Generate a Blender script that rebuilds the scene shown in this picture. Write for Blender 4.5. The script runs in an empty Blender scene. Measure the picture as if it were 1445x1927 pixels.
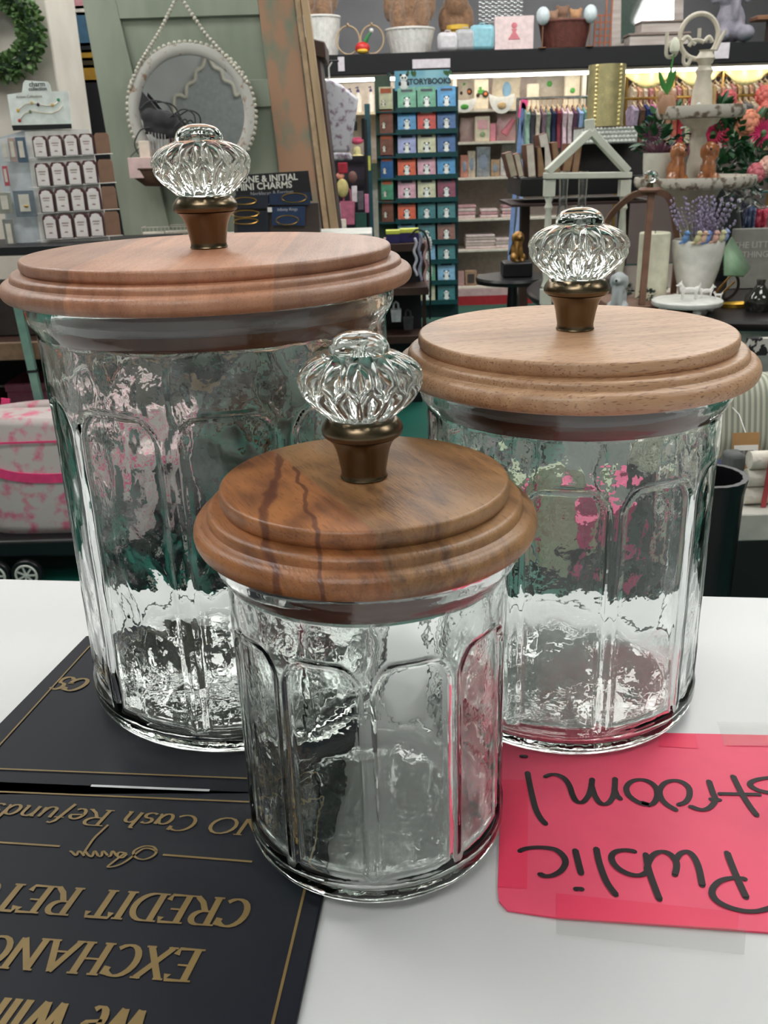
import bpy, math, random
from mathutils import Vector, Matrix, noise, Quaternion
PI = math.pi; sin = math.sin; cos = math.cos
random.seed(7)
SC = bpy.context.scene; COL = SC.collection

# ---------------------------------------------------------------- camera
S = .68; CZ = 1.0 + .42 * S; F = 1750.1; PITCH = math.radians(21.4014); ROLL = math.radians(-1.8091)
fw = Vector((0, cos(PITCH), -sin(PITCH))); up0 = Vector((0, sin(PITCH), cos(PITCH))); r0 = Vector((1, 0, 0))
cr = r0 * cos(ROLL) + up0 * sin(ROLL); cu = -r0 * sin(ROLL) + up0 * cos(ROLL)
CAM = Vector((0, 0, CZ))
cd = bpy.data.cameras.new('camera'); co = bpy.data.objects.new('camera', cd); COL.objects.link(co)
m = Matrix((cr, cu, -fw)).transposed().to_4x4(); m.translation = CAM; co.matrix_world = m
cd.sensor_fit = 'VERTICAL'; cd.sensor_height = 36; cd.lens = F / 1927 * 36; cd.clip_start = .02; cd.clip_end = 60
cd.dof.use_dof = True; cd.dof.focus_distance = .50; cd.dof.aperture_fstop = 34
SC.camera = co

# ---------------------------------------------------------------- world, exposure
w = bpy.data.worlds.new('world'); SC.world = w; w.use_nodes = True
w.node_tree.nodes['Background'].inputs[0].default_value = (.86, .93, 1, 1)
w.node_tree.nodes['Background'].inputs[1].default_value = .35
SC.view_settings.view_transform = 'Standard'; SC.view_settings.look = 'None'
SC.view_settings.exposure = 0.0; SC.view_settings.gamma = 1
LAMP = 10.1
SC.cycles.max_bounces = 18; SC.cycles.transmission_bounces = 18; SC.cycles.glossy_bounces = 6; SC.cycles.diffuse_bounces = 4
SC.cycles.transparent_max_bounces = 12; SC.cycles.sample_clamp_indirect = 12; SC.cycles.blur_glossy = .6

# ---------------------------------------------------------------- pixel -> real point helpers
def ray(px, py): return fw + cr * ((px - 722.5) / F) + cu * ((963.5 - py) / F)
def at(px, py, Y): d = ray(px, py); return CAM + d * (Y / d.y)
def on(px, py, z): d = ray(px, py); return CAM + d * ((z - CZ) / d.z)
def fit(x0, x1, yt, yb, Y, z=None):
    """centre x, base z, width, height of an upright thing that fills these pixels at depth Y"""
    a = at(x0, (yt + yb) / 2, Y); b = at(x1, (yt + yb) / 2, Y); t = at((x0 + x1) / 2, yt, Y)
    zb = at((x0 + x1) / 2, yb, Y).z if z is None else z
    return (a.x + b.x) / 2, zb, b.x - a.x, t.z - zb

# ---------------------------------------------------------------- materials
def lin(c):
    return tuple((v / 255 / 12.92) if v / 255 <= .04045 else ((v / 255 + .055) / 1.055) ** 2.4 for v in c)
MATS = {}
def mat(c, rough=.55, metal=0, var=.12, vs=30, bump=0, bs=80, sheen=0, coat=0, trans=0, key=None):
    k = key or (tuple(c), rough, metal, var, vs, bump, bs, sheen, coat, trans)
    if k in MATS: return MATS[k]
    m = bpy.data.materials.new('material'); m.use_nodes = True; MATS[k] = m
    nt = m.node_tree; b = nt.nodes['Principled BSDF']; L = nt.links
    b.inputs['Roughness'].default_value = rough; b.inputs['Metallic'].default_value = metal
    b.inputs['Sheen Weight'].default_value = sheen; b.inputs['Coat Weight'].default_value = coat
    b.inputs['Transmission Weight'].default_value = trans
    l = lin(c)
    tc = nt.nodes.new('ShaderNodeTexCoord')
    n = nt.nodes.new('ShaderNodeTexNoise'); n.inputs['Scale'].default_value = vs; n.inputs['Detail'].default_value = 3
    L.new(tc.outputs['Object'], n.inputs['Vector'])
    mr = nt.nodes.new('ShaderNodeMapRange'); mr.inputs['From Min'].default_value = .3; mr.inputs['From Max'].default_value = .7
    mr.inputs['To Min'].default_value = 1 - var; mr.inputs['To Max'].default_value = 1 + var
    L.new(n.outputs['Fac'], mr.inputs['Value'])
    mx = nt.nodes.new('ShaderNodeVectorMath'); mx.operation = 'SCALE'; mx.inputs[0].default_value = l
    L.new(mr.outputs[0], mx.inputs['Scale']); L.new(mx.outputs[0], b.inputs['Base Color'])
    if bump:
        n2 = nt.nodes.new('ShaderNodeTexNoise'); n2.inputs['Scale'].default_value = bs; n2.inputs['Detail'].default_value = 4
        L.new(tc.outputs['Object'], n2.inputs['Vector'])
        bp = nt.nodes.new('ShaderNodeBump'); bp.inputs['Strength'].default_value = bump; bp.inputs['Distance'].default_value = .01
        L.new(n2.outputs['Fac'], bp.inputs['Height']); L.new(bp.outputs[0], b.inputs['Normal'])
    return m

def two_tone(c1, c2, scale=20, lo=.45, hi=.55, rough=.6, detail=4, stretch=(1, 1, 1), bump=0):
    """patches of a second colour (printed cloth, worn paint)"""
    k = ('2t', c1, c2, scale, lo, hi, rough, detail, stretch)
    if k in MATS: return MATS[k]
    m = bpy.data.materials.new('material'); m.use_nodes = True; MATS[k] = m
    nt = m.node_tree; b = nt.nodes['Principled BSDF']; L = nt.links; b.inputs['Roughness'].default_value = rough
    tc = nt.nodes.new('ShaderNodeTexCoord'); mp = nt.nodes.new('ShaderNodeMapping'); mp.inputs['Scale'].default_value = stretch
    L.new(tc.outputs['Object'], mp.inputs[0])
    n = nt.nodes.new('ShaderNodeTexNoise'); n.inputs['Scale'].default_value = scale; n.inputs['Detail'].default_value = detail
    L.new(mp.outputs[0], n.inputs['Vector'])
    r = nt.nodes.new('ShaderNodeValToRGB'); r.color_ramp.elements[0].position = lo; r.color_ramp.elements[1].position = hi
    r.color_ramp.elements[0].color = (*lin(c1), 1); r.color_ramp.elements[1].color = (*lin(c2), 1)
    L.new(n.outputs['Fac'], r.inputs[0]); L.new(r.outputs[0], b.inputs['Base Color'])
    if bump:
        bp = nt.nodes.new('ShaderNodeBump'); bp.inputs['Strength'].default_value = bump; bp.inputs['Distance'].default_value = .005
        L.new(n.outputs['Fac'], bp.inputs['Height']); L.new(bp.outputs[0], b.inputs['Normal'])
    return m

def stripes(c1, c2, freq, axis='X', rough=.7, duty=.5):
    m = bpy.data.materials.new('material'); m.use_nodes = True
    nt = m.node_tree; b = nt.nodes['Principled BSDF']; L = nt.links; b.inputs['Roughness'].default_value = rough
    tc = nt.nodes.new('ShaderNodeTexCoord'); sp = nt.nodes.new('ShaderNodeSeparateXYZ'); L.new(tc.outputs['Object'], sp.inputs[0])
    a = nt.nodes.new('ShaderNodeMath'); a.operation = 'MULTIPLY'; a.inputs[1].default_value = freq; L.new(sp.outputs[axis], a.inputs[0])
    f = nt.nodes.new('ShaderNodeMath'); f.operation = 'FRACT'; L.new(a.outputs[0], f.inputs[0])
    r = nt.nodes.new('ShaderNodeValToRGB'); e = r.color_ramp.elements
    e[0].position = duty - .06; e[1].position = duty + .06; e[0].color = (*lin(c1), 1); e[1].color = (*lin(c2), 1)
    L.new(f.outputs[0], r.inputs[0]); L.new(r.outputs[0], b.inputs['Base Color'])
    return m

def glass_mat(tint=(.93, .975, .955), bump=.0, rough=0.0, scale=90):
    m = bpy.data.materials.new('glass'); m.use_nodes = True; nt = m.node_tree; L = nt.links
    nt.nodes.remove(nt.nodes['Principled BSDF'])
    g = nt.nodes.new('ShaderNodeBsdfGlass'); g.inputs['Color'].default_value = (*tint, 1); g.inputs['IOR'].default_value = 1.5
    g.inputs['Roughness'].default_value = rough
    L.new(g.outputs[0], nt.nodes['Material Output'].inputs['Surface'])
    if bump:
        tc = nt.nodes.new('ShaderNodeTexCoord')
        n = nt.nodes.new('ShaderNodeTexNoise'); n.inputs['Scale'].default_value = scale; n.inputs['Detail'].default_value = 2
        L.new(tc.outputs['Object'], n.inputs['Vector'])
        bp = nt.nodes.new('ShaderNodeBump'); bp.inputs['Strength'].default_value = bump; bp.inputs['Distance'].default_value = .001
        L.new(n.outputs['Fac'], bp.inputs['Height']); L.new(bp.outputs[0], g.inputs['Normal'])
    return m

def emit_mat(c, s):
    m = bpy.data.materials.new('light'); m.use_nodes = True; nt = m.node_tree
    e = nt.nodes.new('ShaderNodeEmission'); e.inputs[0].default_value = (*c, 1); e.inputs[1].default_value = s
    nt.links.new(e.outputs[0], nt.nodes['Material Output'].inputs['Surface']); return m

# ---------------------------------------------------------------- mesh builder
class MB:
    def __init__(s): s.v = []; s.f = []; s.m = []; s.sm = []; s.mi = 0; s.T = None
    def add(s, vs, fs, smooth=False):
        o = len(s.v)
        for p in vs:
            p = Vector(p); s.v.append(s.T @ p if s.T else p)
        for q in fs: s.f.append([o + i for i in q]); s.m.append(s.mi); s.sm.append(smooth)
        return s
    def box(s, x0, x1, y0, y1, z0, z1):
        vs = [(x, y, z) for z in (z0, z1) for y in (y0, y1) for x in (x0, x1)]
        return s.add(vs, [(0, 2, 3, 1), (4, 5, 7, 6), (0, 1, 5, 4), (1, 3, 7, 5), (3, 2, 6, 7), (2, 0, 4, 6)])
    def bar(s, a, b, w, h=None, upv=(0, 1, 0)):
        a = Vector(a); b = Vector(b); h = h or w; d = (b - a).normalized(); u = Vector(upv)
        sx = d.cross(u)
        if sx.length < 1e-4: sx = d.cross(Vector((1, 0, 0)))
        sx.normalize(); sy = d.cross(sx)
        vs = []
        for p in (a, b):
            for i, j in ((-1, -1), (1, -1), (1, 1), (-1, 1)): vs.append(p + sx * i * w / 2 + sy * j * h / 2)
        return s.add(vs, [(3, 2, 1, 0), (4, 5, 6, 7), (0, 1, 5, 4), (1, 2, 6, 5), (2, 3, 7, 6), (3, 0, 4, 7)])
    def tube(s, pts, r, n=8, closed=False):
        pts = [Vector(p) for p in pts]; N = len(pts); vs = []; prev = None
        for i, p in enumerate(pts):
            a = pts[(i - 1) % N] if (closed or i > 0) else p; b = pts[(i + 1) % N] if (closed or i < N - 1) else p
            d = (b - a).normalized()
            if prev is None: sx = d.orthogonal().normalized()
            else:
                sx = prev - d * prev.dot(d)
                sx = sx.normalized() if sx.length > 1e-6 else d.orthogonal().normalized()
            prev = sx; sy = d.cross(sx); rr = r(i / max(1, N - 1)) if callable(r) else (r[i] if isinstance(r, (list, tuple)) else r)
            for k in range(n): a2 = 2 * PI * k / n; vs.append(p + (sx * cos(a2) + sy * sin(a2)) * rr)
        fs = [(i * n + k, i * n + (k + 1) % n, ((i + 1) % N) * n + (k + 1) % n, ((i + 1) % N) * n + k) for i in range(N if closed else N - 1) for k in range(n)]
        if not closed: fs += [tuple(range(n))[::-1], tuple((N - 1) * n + k for k in range(n))]
        return s.add(vs, fs, True)
    def cyl(s, a, b, r0, r1=None, n=20): return s.tube([a, b], [r0, r1 if r1 is not None else r0], n)
    def lathe(s, prof, n=32, c=(0, 0, 0), mod=None, sy=1.0):
        """prof: (r, z) from the bottom up; r=0 closes"""
        vs = []; c = Vector(c)
        for r, z in prof:
            for k in range(n):
                a = 2 * PI * k / n; rr = r if mod is None else mod(r, z, a)
                vs.append(c + Vector((rr * cos(a), rr * sin(a) * sy, z)))
        fs = [(i * n + k, i * n + (k + 1) % n, (i + 1) * n + (k + 1) % n, (i + 1) * n + k) for i in range(len(prof) - 1) for k in range(n)]
        fs += [tuple(range(n))[::-1], tuple((len(prof) - 1) * n + k for k in range(n))]
        return s.add(vs, fs, True)
    def ball(s, c, r, n=14, rot=None):
        r = (r, r, r) if not isinstance(r, (tuple, list)) else r; c = Vector(c); q = rot or Quaternion()
        vs = []; m = max(5, n // 2 + 1)
        for i in range(1, m):
            t = PI * i / m
            for k in range(n): a = 2 * PI * k / n; vs.append(c + q @ Vector((r[0] * sin(t) * cos(a), r[1] * sin(t) * sin(a), -r[2] * cos(t))))
        o = len(vs); vs += [c + q @ Vector((0, 0, -r[2])), c + q @ Vector((0, 0, r[2]))]
        fs = [(i * n + k, i * n + (k + 1) % n, (i + 1) * n + (k + 1) % n, (i + 1) * n + k) for i in range(m - 2) for k in range(n)]
        fs += [(o, (k + 1) % n, k) for k in range(n)] + [(o + 1, (m - 2) * n + k, (m - 2) * n + (k + 1) % n) for k in range(n)]
        return s.add(vs, fs, True)
    def prism(s, poly, y0, y1):
        """outline in x,z pushed from y0 to y1"""
        n = len(poly); vs = [(x, y0, z) for x, z in poly] + [(x, y1, z) for x, z in poly]
        fs = [tuple(range(n)), tuple(n + i for i in range(n))[::-1]] + [(i, n + i, n + (i + 1) % n, (i + 1) % n) for i in range(n)]
        return s.add(vs, fs)
    def slab(s, poly, z0, z1):
        n = len(poly); vs = [(x, y, z0) for x, y in poly] + [(x, y, z1) for x, y in poly]
        fs = [tuple(range(n))[::-1], tuple(n + i for i in range(n))] + [(i, (i + 1) % n, n + (i + 1) % n, n + i) for i in range(n)]
        return s.add(vs, fs)
    def grid(s, fn, nu, nv, smooth=True, closed=False):
        vs = [fn(i / nu, j / nv) for j in range(nv + 1) for i in range(nu + 1)]
        return s.add(vs, [(j * (nu + 1) + i, j * (nu + 1) + i + 1, (j + 1) * (nu + 1) + i + 1, (j + 1) * (nu + 1) + i) for j in range(nv) for i in range(nu)], smooth)
    def leaf(s, p, d, L, wd, upv=(0, 0, 1), bend=.2):
        p = Vector(p); d = Vector(d).normalized(); sx = d.cross(Vector(upv))
        sx = sx.normalized() if sx.length > 1e-4 else d.orthogonal().normalized(); n = sx.cross(d)
        vs = [p, p + d * L * .35 + sx * wd / 2 + n * L * bend * .3, p + d * L * .7 + sx * wd * .38 + n * L * bend * .2, p + d * L - n * L * bend * .2,
              p + d * L * .7 - sx * wd * .38 + n * L * bend * .2, p + d * L * .35 - sx * wd / 2 + n * L * bend * .3, p + d * L * .4 + n * L * bend * .1]
        return s.add(vs, [(0, 1, 6), (1, 2, 6), (2, 3, 6), (3, 4, 6), (4, 5, 6), (5, 0, 6)], True)
    def build(s, name, mats, parent=None, bev=0, sub=0, thick=0, sharp=42):
        me = bpy.data.meshes.new(name); me.from_pydata([tuple(p) for p in s.v], [], s.f)
        mats = mats if isinstance(mats, (list, tuple)) else [mats]
        for q in mats: me.materials.append(q)
        me.polygons.foreach_set('material_index', s.m); me.polygons.foreach_set('use_smooth', s.sm); me.update()
        if sharp: me.set_sharp_from_angle(angle=math.radians(sharp))
        o = bpy.data.objects.new(name, me); COL.objects.link(o)
        if parent is not None: o.parent = parent
        if thick: q = o.modifiers.new('t', 'SOLIDIFY'); q.thickness = thick; q.offset = 0
        if bev: q = o.modifiers.new('b', 'BEVEL'); q.width = bev; q.segments = 2; q.limit_method = 'ANGLE'
        if sub: q = o.modifiers.new('s', 'SUBSURF'); q.levels = sub; q.render_levels = sub
        return o

def tag(o, label, cat, group=None, loc=None, rz=0):
    o['label'] = label; o['category'] = cat
    if group: o['group'] = group
    if loc is not None: o.location = loc; o.rotation_euler.z = rz
    return o
def thing(name, label, cat, loc=(0, 0, 0), rz=0, group=None):
    o = bpy.data.objects.new(name, None); COL.objects.link(o); o.empty_display_size = .02
    return tag(o, label, cat, group, loc, rz)
def struct(name, mb, m, **k):
    o = mb.build(name, m, **k); o['kind'] = 'structure'; return o
def remesh(o, vox, smooth=4):
    q = o.modifiers.new('r', 'REMESH'); q.mode = 'VOXEL'; q.voxel_size = vox; q.use_smooth_shade = True
    if smooth: q = o.modifiers.new('c', 'SMOOTH'); q.iterations = smooth; q.factor = .6
    return o
def textmesh(mb, s, size, T, depth=.0006, align='CENTER', bold=0):
    c = bpy.data.curves.new('t', 'FONT'); c.body = s; c.size = size; c.extrude = depth; c.align_x = align; c.offset = bold
    c.resolution_u = 3
    o = bpy.data.objects.new('t', c); COL.objects.link(o); bpy.context.view_layer.update()
    me = o.evaluated_get(bpy.context.evaluated_depsgraph_get()).to_mesh()
    vs = [T @ v.co for v in me.vertices]; fs = [tuple(p.vertices) for p in me.polygons]
    mb.add(vs, fs); bpy.data.objects.remove(o); return mb
# text standing upright and facing the camera side (-y): x right, z up
def TX(x, y, z): return Matrix.Translation((x, y, z)) @ Matrix.Rotation(PI / 2, 4, 'X')
def rr(a, b): return random.uniform(a, b)
def arcp(cx, cy, rx, ry, a0, a1, n=12):
    return [(cx + rx * cos(math.radians(a0 + (a1 - a0) * i / n)), cy + ry * sin(math.radians(a0 + (a1 - a0) * i / n))) for i in range(n + 1)]
ORD = ['top', 'second', 'third', 'fourth', 'fifth', 'sixth', 'seventh', 'eighth', 'ninth', 'bottom']

# common materials
WHITE = mat((228, 226, 222), .5); OFFWH = mat((214, 206, 190), .6); BLACK = mat((22, 22, 26), .5); BLACKM = mat((18, 18, 22), .35)
DWOOD = mat((62, 40, 32), .5, var=.25, vs=12); MWOOD = mat((128, 88, 62), .55, var=.2, vs=14); GOLDM = mat((190, 150, 80), .3, metal=1)
GREEN = mat((60, 98, 52), .6, var=.3); DGREEN = mat((34, 62, 38), .6, var=.3); TEALF = mat((24, 96, 84), .45, var=.08, vs=3)
CLEAR = glass_mat((.97, .985, .98)); BRASS = mat((108, 95, 76), .27, metal=1, var=.1, vs=20)
CHROME = mat((200, 200, 200), .2, metal=1)

# ================================================================ SETTING
struct('floor', MB().box(-4, 5, -2, 11, -.05, 0), TEALF)
struct('ceiling', MB().box(-4, 5, -2, 11, 3.1, 3.15), mat((225, 225, 220), .8))
struct('wall_back', MB().box(-4, 5, 10.6, 10.7, 0, 3.1), mat((150, 132, 130), .8, vs=2))
struct('wall_left', MB().box(-4.1, -4, -2, 10.6, 0, 3.1), mat((170, 166, 160), .8, vs=2))
struct('wall_right', MB().box(5, 5.1, -2, 10.6, 0, 3.1), mat((170, 166, 160), .8, vs=2))
wf = MB().box(-4, 5, -2.1, -2, 0, 3.1)
struct('wall_front', wf, mat((188, 188, 186), .7, vs=2))
LM = emit_mat((1, .985, .95), LAMP)
lamps = [(-1.35, 1.2), (1.1, 1.4), (-.5, -.9), (2.3, .3), (-1.7, 3.1), (-.35, 4.15), (1.6, 3.0), (-1.2, 5.0), (.5, 4.9), (2.3, 5.0), (-.2, 6.8), (1.5, 6.8), (3.1, 6.8), (.2, 8.9), (2.2, 8.9), (-2.9, 2.6)]
where = ['left of the counter, near', 'above the space right of the counter', 'behind the viewer', 'far right near the counter', 'above the wagon with the tote bag',
         'above the green door', 'above the round black table', 'left of the brown cabinet post', 'above the dark bracelet stand', 'right of the tiered tray', 'above the book rack', 'above the chrome clothes rail', 'above the grey elephant', 'above the baby shelves', 'deepest in the shop at right', 'left of the white pillar']
for (x, y), wd in zip(lamps, where):
    t = thing('ceiling_light', 'rectangular fluorescent ceiling panel ' + wd, 'ceiling light', (x, y, 3.0), 0, 'fluorescent ceiling panels')
    MB().box(-.62, .62, -.32, .32, .02, .1).build('housing', WHITE, t)
    MB().box(-.58, .58, -.28, .28, 0, .019).build('diffuser', LM, t)

# white counter top
cm = mat((214, 215, 217), .34, var=.03, vs=6)
ct = thing('counter', 'white laminate shop counter carrying the three glass canisters', 'counter', (0, .1, 0))
bl = on(0, 1087, 1.0); br = on(1445, 1122, 1.0); sl = (br.y - bl.y) / (br.x - bl.x)
yb = lambda x: bl.y + (x - bl.x) * sl - .1
MB().slab([(-1.5, -.75), (1.5, -.75), (1.5, yb(1.5)), (-1.5, yb(-1.5))], .96, 1.0).build('countertop', cm, ct, bev=.003)
MB().slab([(-1.45, -.7), (1.45, -.7), (1.45, yb(1.45) - .05), (-1.45, yb(-1.45) - .05)], 0, .959).build('base_cabinet', mat((205, 205, 205), .5), ct)

# ================================================================ LETTERING (broad-nib serif hand)
def A(cx, cy, rx, ry, a0, a1): return arcp(cx, cy, rx, ry, a0, a1, 14)
G = {  # advance, strokes, serif bars (x, y, half width)
 'C': (.82, [A(.46, .5, .38, .5, 48, 312), [(.76, .98), (.74, .72)]], []),
 'R': (.86, [[(.2, 0), (.2, 1)], [(.2, 1), (.45, 1)] + A(.45, .76, .25, .24, 90, -90) + [(.2, .52)], [(.42, .52), (.6, .2), (.82, 0)]], [(.2, 0, .15), (.12, 1, .12), (.82, 0, .08)]),
 'E': (.76, [[(.2, 0), (.2, 1)], [(.2, 1), (.68, 1), (.69, .82)], [(.2, .52), (.55, .52)], [(.2, 0), (.68, 0), (.72, .2)]], [(.14, 0, .12), (.14, 1, .12)]),
 'D': (.92, [[(.2, 0), (.2, 1)], [(.2, 1), (.4, 1)] + A(.4, .5, .44, .5, 90, -90) + [(.2, 0)]], [(.14, 0, .12), (.14, 1, .12)]),
 'I': (.4, [[(.2, 0), (.2, 1)]], [(.2, 0, .16), (.2, 1, .16)]),
 'T': (.78, [[(.39, 0), (.39, 1)], [(.06, .8), (.07, 1), (.71, 1), (.72, .8)]], [(.39, 0, .16)]),
 'U': (.88, [[(.18, 1), (.18, .35)] + A(.44, .32, .26, .32, 180, 360) + [(.7, 1)]], [(.18, 1, .15), (.7, 1, .12)]),
 'N': (.94, [[(.18, 0), (.18, 1)], [(.16, 1), (.78, 0)], [(.78, 0), (.78, 1)]], [(.18, 0, .14), (.12, 1, .1), (.78, 1, .14)]),
 'S': (.66, [A(.34, .75, .24, .25, 30, 270), A(.32, .25, .27, .25, 90, -150)], []),
 'X': (.84, [[(.12, 1), (.72, 0)], [(.72, 1), (.12, 0)]], [(.12, 0, .13), (.72, 0, .13), (.12, 1, .13), (.72, 1, .13)]),
 'H': (.94, [[(.2, 0), (.2, 1)], [(.74, 0), (.74, 1)], [(.2, .52), (.74, .52)]], [(.2, 0, .15), (.2, 1, .15), (.74, 0, .15), (.74, 1, .15)]),
 'A': (.88, [[(.08, 0), (.44, 1)], [(.42, 1), (.78, 0)], [(.22, .36), (.66, .36)]], [(.08, 0, .12), (.78, 0, .14)]),
 'G': (.9, [A(.48, .5, .4, .5, 48, 340), [(.84, .42), (.84, .1)], [(.78, .98), (.77, .74)]], [(.82, .44, .14)]),
 'W': (1.16, [[(.08, 1), (.34, 0)], [(.34, 0), (.56, 1)], [(.54, 1), (.8, 0)], [(.8, 0), (1.06, 1)]], [(.08, 1, .13), (.56, 1, .12), (1.06, 1, .12)]),
 'O': (.96, [A(.48, .5, .4, .5, 0, 360)], []),
 'e': (.58, [[(.08, .36), (.5, .42)] + A(.29, .34, .22, .34, 20, 310)], []),
 'i': (.32, [[(.16, 0), (.16, .66)], [(.15, .86), (.17, .92)]], [(.16, 0, .11), (.11, .66, .07)]),
 'l': (.32, [[(.16, 0), (.16, 1.02)]], [(.16, 0, .11), (.11, 1.02, .07)]),
 'a': (.6, [A(.27, .32, .2, .33, 10, 350), [(.5, .66), (.48, .1), (.56, .02)]], []),
 's': (.46, [A(.24, .49, .16, .17, 30, 270), A(.22, .16, .18, .17, 90, -150)], []),
 'h': (.62, [[(.14, 0), (.14, 1)], [(.14, .42)] + A(.32, .42, .18, .24, 150, 0) + [(.5, 0)]], [(.1, 1, .07), (.52, 0, .08)]),
 'f': (.42, [[(.1, -.28), (.2, .5), (.24, .85), (.36, 1), (.48, .95)], [(.06, .62), (.4, .62)]], []),
 'u': (.64, [[(.12, .66), (.12, .2)] + A(.29, .2, .17, .2, 180, 330) + [(.48, .3), (.5, .66)], [(.5, .3), (.52, .04)]], [(.1, .66, .06)]),
 'n': (.64, [[(.12, 0), (.12, .66)], [(.12, .42)] + A(.32, .42, .18, .24, 150, 0) + [(.5, 0)]], [(.08, .66, .06), (.54, 0, .07)]),
 'd': (.64, [A(.27, .32, .2, .33, 10, 350), [(.5, 1.02), (.48, .1), (.56, .02)]], []),
 'o': (.58, [A(.28, .33, .21, .33, 0, 360)], []),
 'r': (.46, [[(.14, 0), (.14, .66)], [(.14, .45), (.25, .62), (.38, .64)]], []),
 'y': (.56, [[(.1, .66), (.28, .1)], [(.5, .66), (.28, .1), (.1, -.28)]], []),
 '&': (.9, [[(.8, 0), (.3, .7)] + A(.4, .82, .14, .16, 200, -20) + [(.15, .3)] + A(.36, .24, .24, .24, 170, 350)], []),
 '.': (.3, [[(.12, 0), (.14, .06)]], []), ' ': (.42, [], [])}
def smoothpl(p, n=6):
    if len(p) < 3: return p
    out = []
    for i in range(len(p) - 1):
        a, b, c, d = [Vector(p[max(0, min(len(p) - 1, i + k))]) for k in (-1, 0, 1, 2)]
        for j in range(n):
            t = j / n; out.append(tuple(.5 * ((2 * b) + (c - a) * t + (2 * a - 5 * b + 4 * c - d) * t * t + (3 * b - a - 3 * c + d) * t ** 3)))
    out.append(p[-1]); return out
ZK = [0]
def ribbon(mb, pts, wfn, z0, z1):
    """flat pen stroke on a horizontal sheet, pts are 2-D"""
    n = len(pts); L = []; R = []; ZK[0] = (ZK[0] + 1) % 60; z1 += ZK[0] * 5e-6
    for i in range(n):
        a = Vector(pts[max(0, i - 1)]); b = Vector(pts[min(n - 1, i + 1)]); d = b - a
        if d.length < 1e-9: d = Vector((1, 0))
        d.normalize(); w_ = wfn(d); nn = Vector((-d.y, d.x)) * w_ / 2; p = Vector(pts[i])
        L.append(p + nn); R.append(p - nn)
    vs = [(p.x, p.y, z1) for p in L] + [(p.x, p.y, z1) for p in R]
    fs = []
    for i in range(n - 1): fs.append((n + i, n + i + 1, i + 1, i))
    mb.add(vs, fs)
def write(mb, s, P0, P1, cap, z, fitstr=None, shear=0.0, thick=.17, thin=.06, wscale=None):
    """letters from P0 towards P1 (2-D world), tops pointing away from the far side of the counter"""
    fs = fitstr or s; tot = sum(G[c][0] for c in fs); P0 = Vector(P0); P1 = Vector(P1)
    dx = (P1 - P0).normalized(); dy = Vector((-dx.y, dx.x))
    if dy.y > 0: dy = -dy
    k = (P1 - P0).length / tot
    def W(x, y): q = P0 + dx * ((x + shear * y / (k / cap)) * k if False else (x * k + shear * y * cap)) + dy * (y * cap); return (q.x, q.y)
    x = 0
    for c in s:
        adv, st, sf = G[c]
        for pl in st:
            ppts = []
            for i in range(len(pl) - 1):
                ppts.append(pl[i])
            ppts.append(pl[-1])
            def wf(d):
                v = abs(d.dot(dy)); return cap * (thin + (thick - thin) * v)
            ribbon(mb, [W(x + a, b) for a, b in ppts], wf, z, z)
        for a, b, hw in sf: ribbon(mb, [W(x + a - hw, b), W(x + a + hw, b)], lambda d: cap * thin, z, z)
        x += adv
def o2(px, py, z=1.004): p = on(px, py, z); return (p.x, p.y)
def capw(px, py, c): a = on(px, py, 1.004); b = on(px, py + c, 1.004); return (a - b).length

# ================================================================ RETURN POLICY SIGNS on the counter
NAVY = mat((15, 19, 31), .5, var=.1, vs=8); NAVY.node_tree.nodes['Principled BSDF'].inputs['Specular IOR Level'].default_value = .22; GOLDP = mat((124, 102, 56), .45, metal=.25, var=.12, vs=60)
ZS = 1.0
def lerp2(a, b, t): return (a[0] + (b[0] - a[0]) * t, a[1] + (b[1] - a[1]) * t)
def line(mb, a, b, w_, z): ribbon(mb, [a, b], lambda d: w_, z, z)
# near sign: right edge and seam give its frame
c_tr = Vector(o2(648, 1496, 1.003)); a_ = Vector(o2(0, 1470, 1.003)); b_ = Vector(o2(555, 1927, 1.003))
ux = (a_ - c_tr).normalized(); uy = (b_ - Vector(o2(605, 1720, 1.003))).normalized()
uy = Vector((ux.y, -ux.x)); uy = uy if uy.y < 0 else -uy
n1 = thing('return_policy_sign', 'black acrylic sign with gold Cash Refunds and Credit lettering, nearest the viewer', 'sign', (0, 0, ZS))
W1, H1 = .36, .30
poly = [c_tr, c_tr + ux * W1, c_tr + ux * W1 + uy * H1, c_tr + uy * H1]
MB().slab([(p.x, p.y) for p in poly][::-1], 0.0002, .003).build('panel', NAVY, n1, bev=.0006)
q = MB(); zt = .0033
ins = .008
lo = c_tr + uy * ins + ux * ins
line(q, lo, lo + ux * (W1 - 2 * ins), .0011, zt)
line(q, lo, lo + uy * (H1 - 2 * ins), .0011, zt); line(q, lo + ux * (W1 - 2 * ins), lo + ux * (W1 - 2 * ins) + uy * (H1 - 2 * ins), .0011, zt)
line(q, o2(306, 1606), o2(474, 1619), .0011, zt); line(q, o2(-60, 1579), o2(112, 1590), .0011, zt)
q.build('border', GOLDP, n1)
q = MB()
write(q, 'CREDIT RETURNS', o2(480, 1692), o2(15, 1661), capw(480, 1692, 51), zt, 'CREDIT RET', .12, .19, .06)
write(q, 'EXCHANGES', o2(388, 1786), o2(38, 1762), capw(388, 1786, 58), zt, 'EXCHAN', .12, .19, .06)
write(q, 'We Will', o2(291, 1902), o2(4, 1876), capw(291, 1900, 70), zt, None, .12, .19, .06)
write(q, 'NO Cash Refunds', o2(512, 1542), o2(-10, 1510), capw(376, 1540, 29), zt, None, .22, .17, .06)
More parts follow.
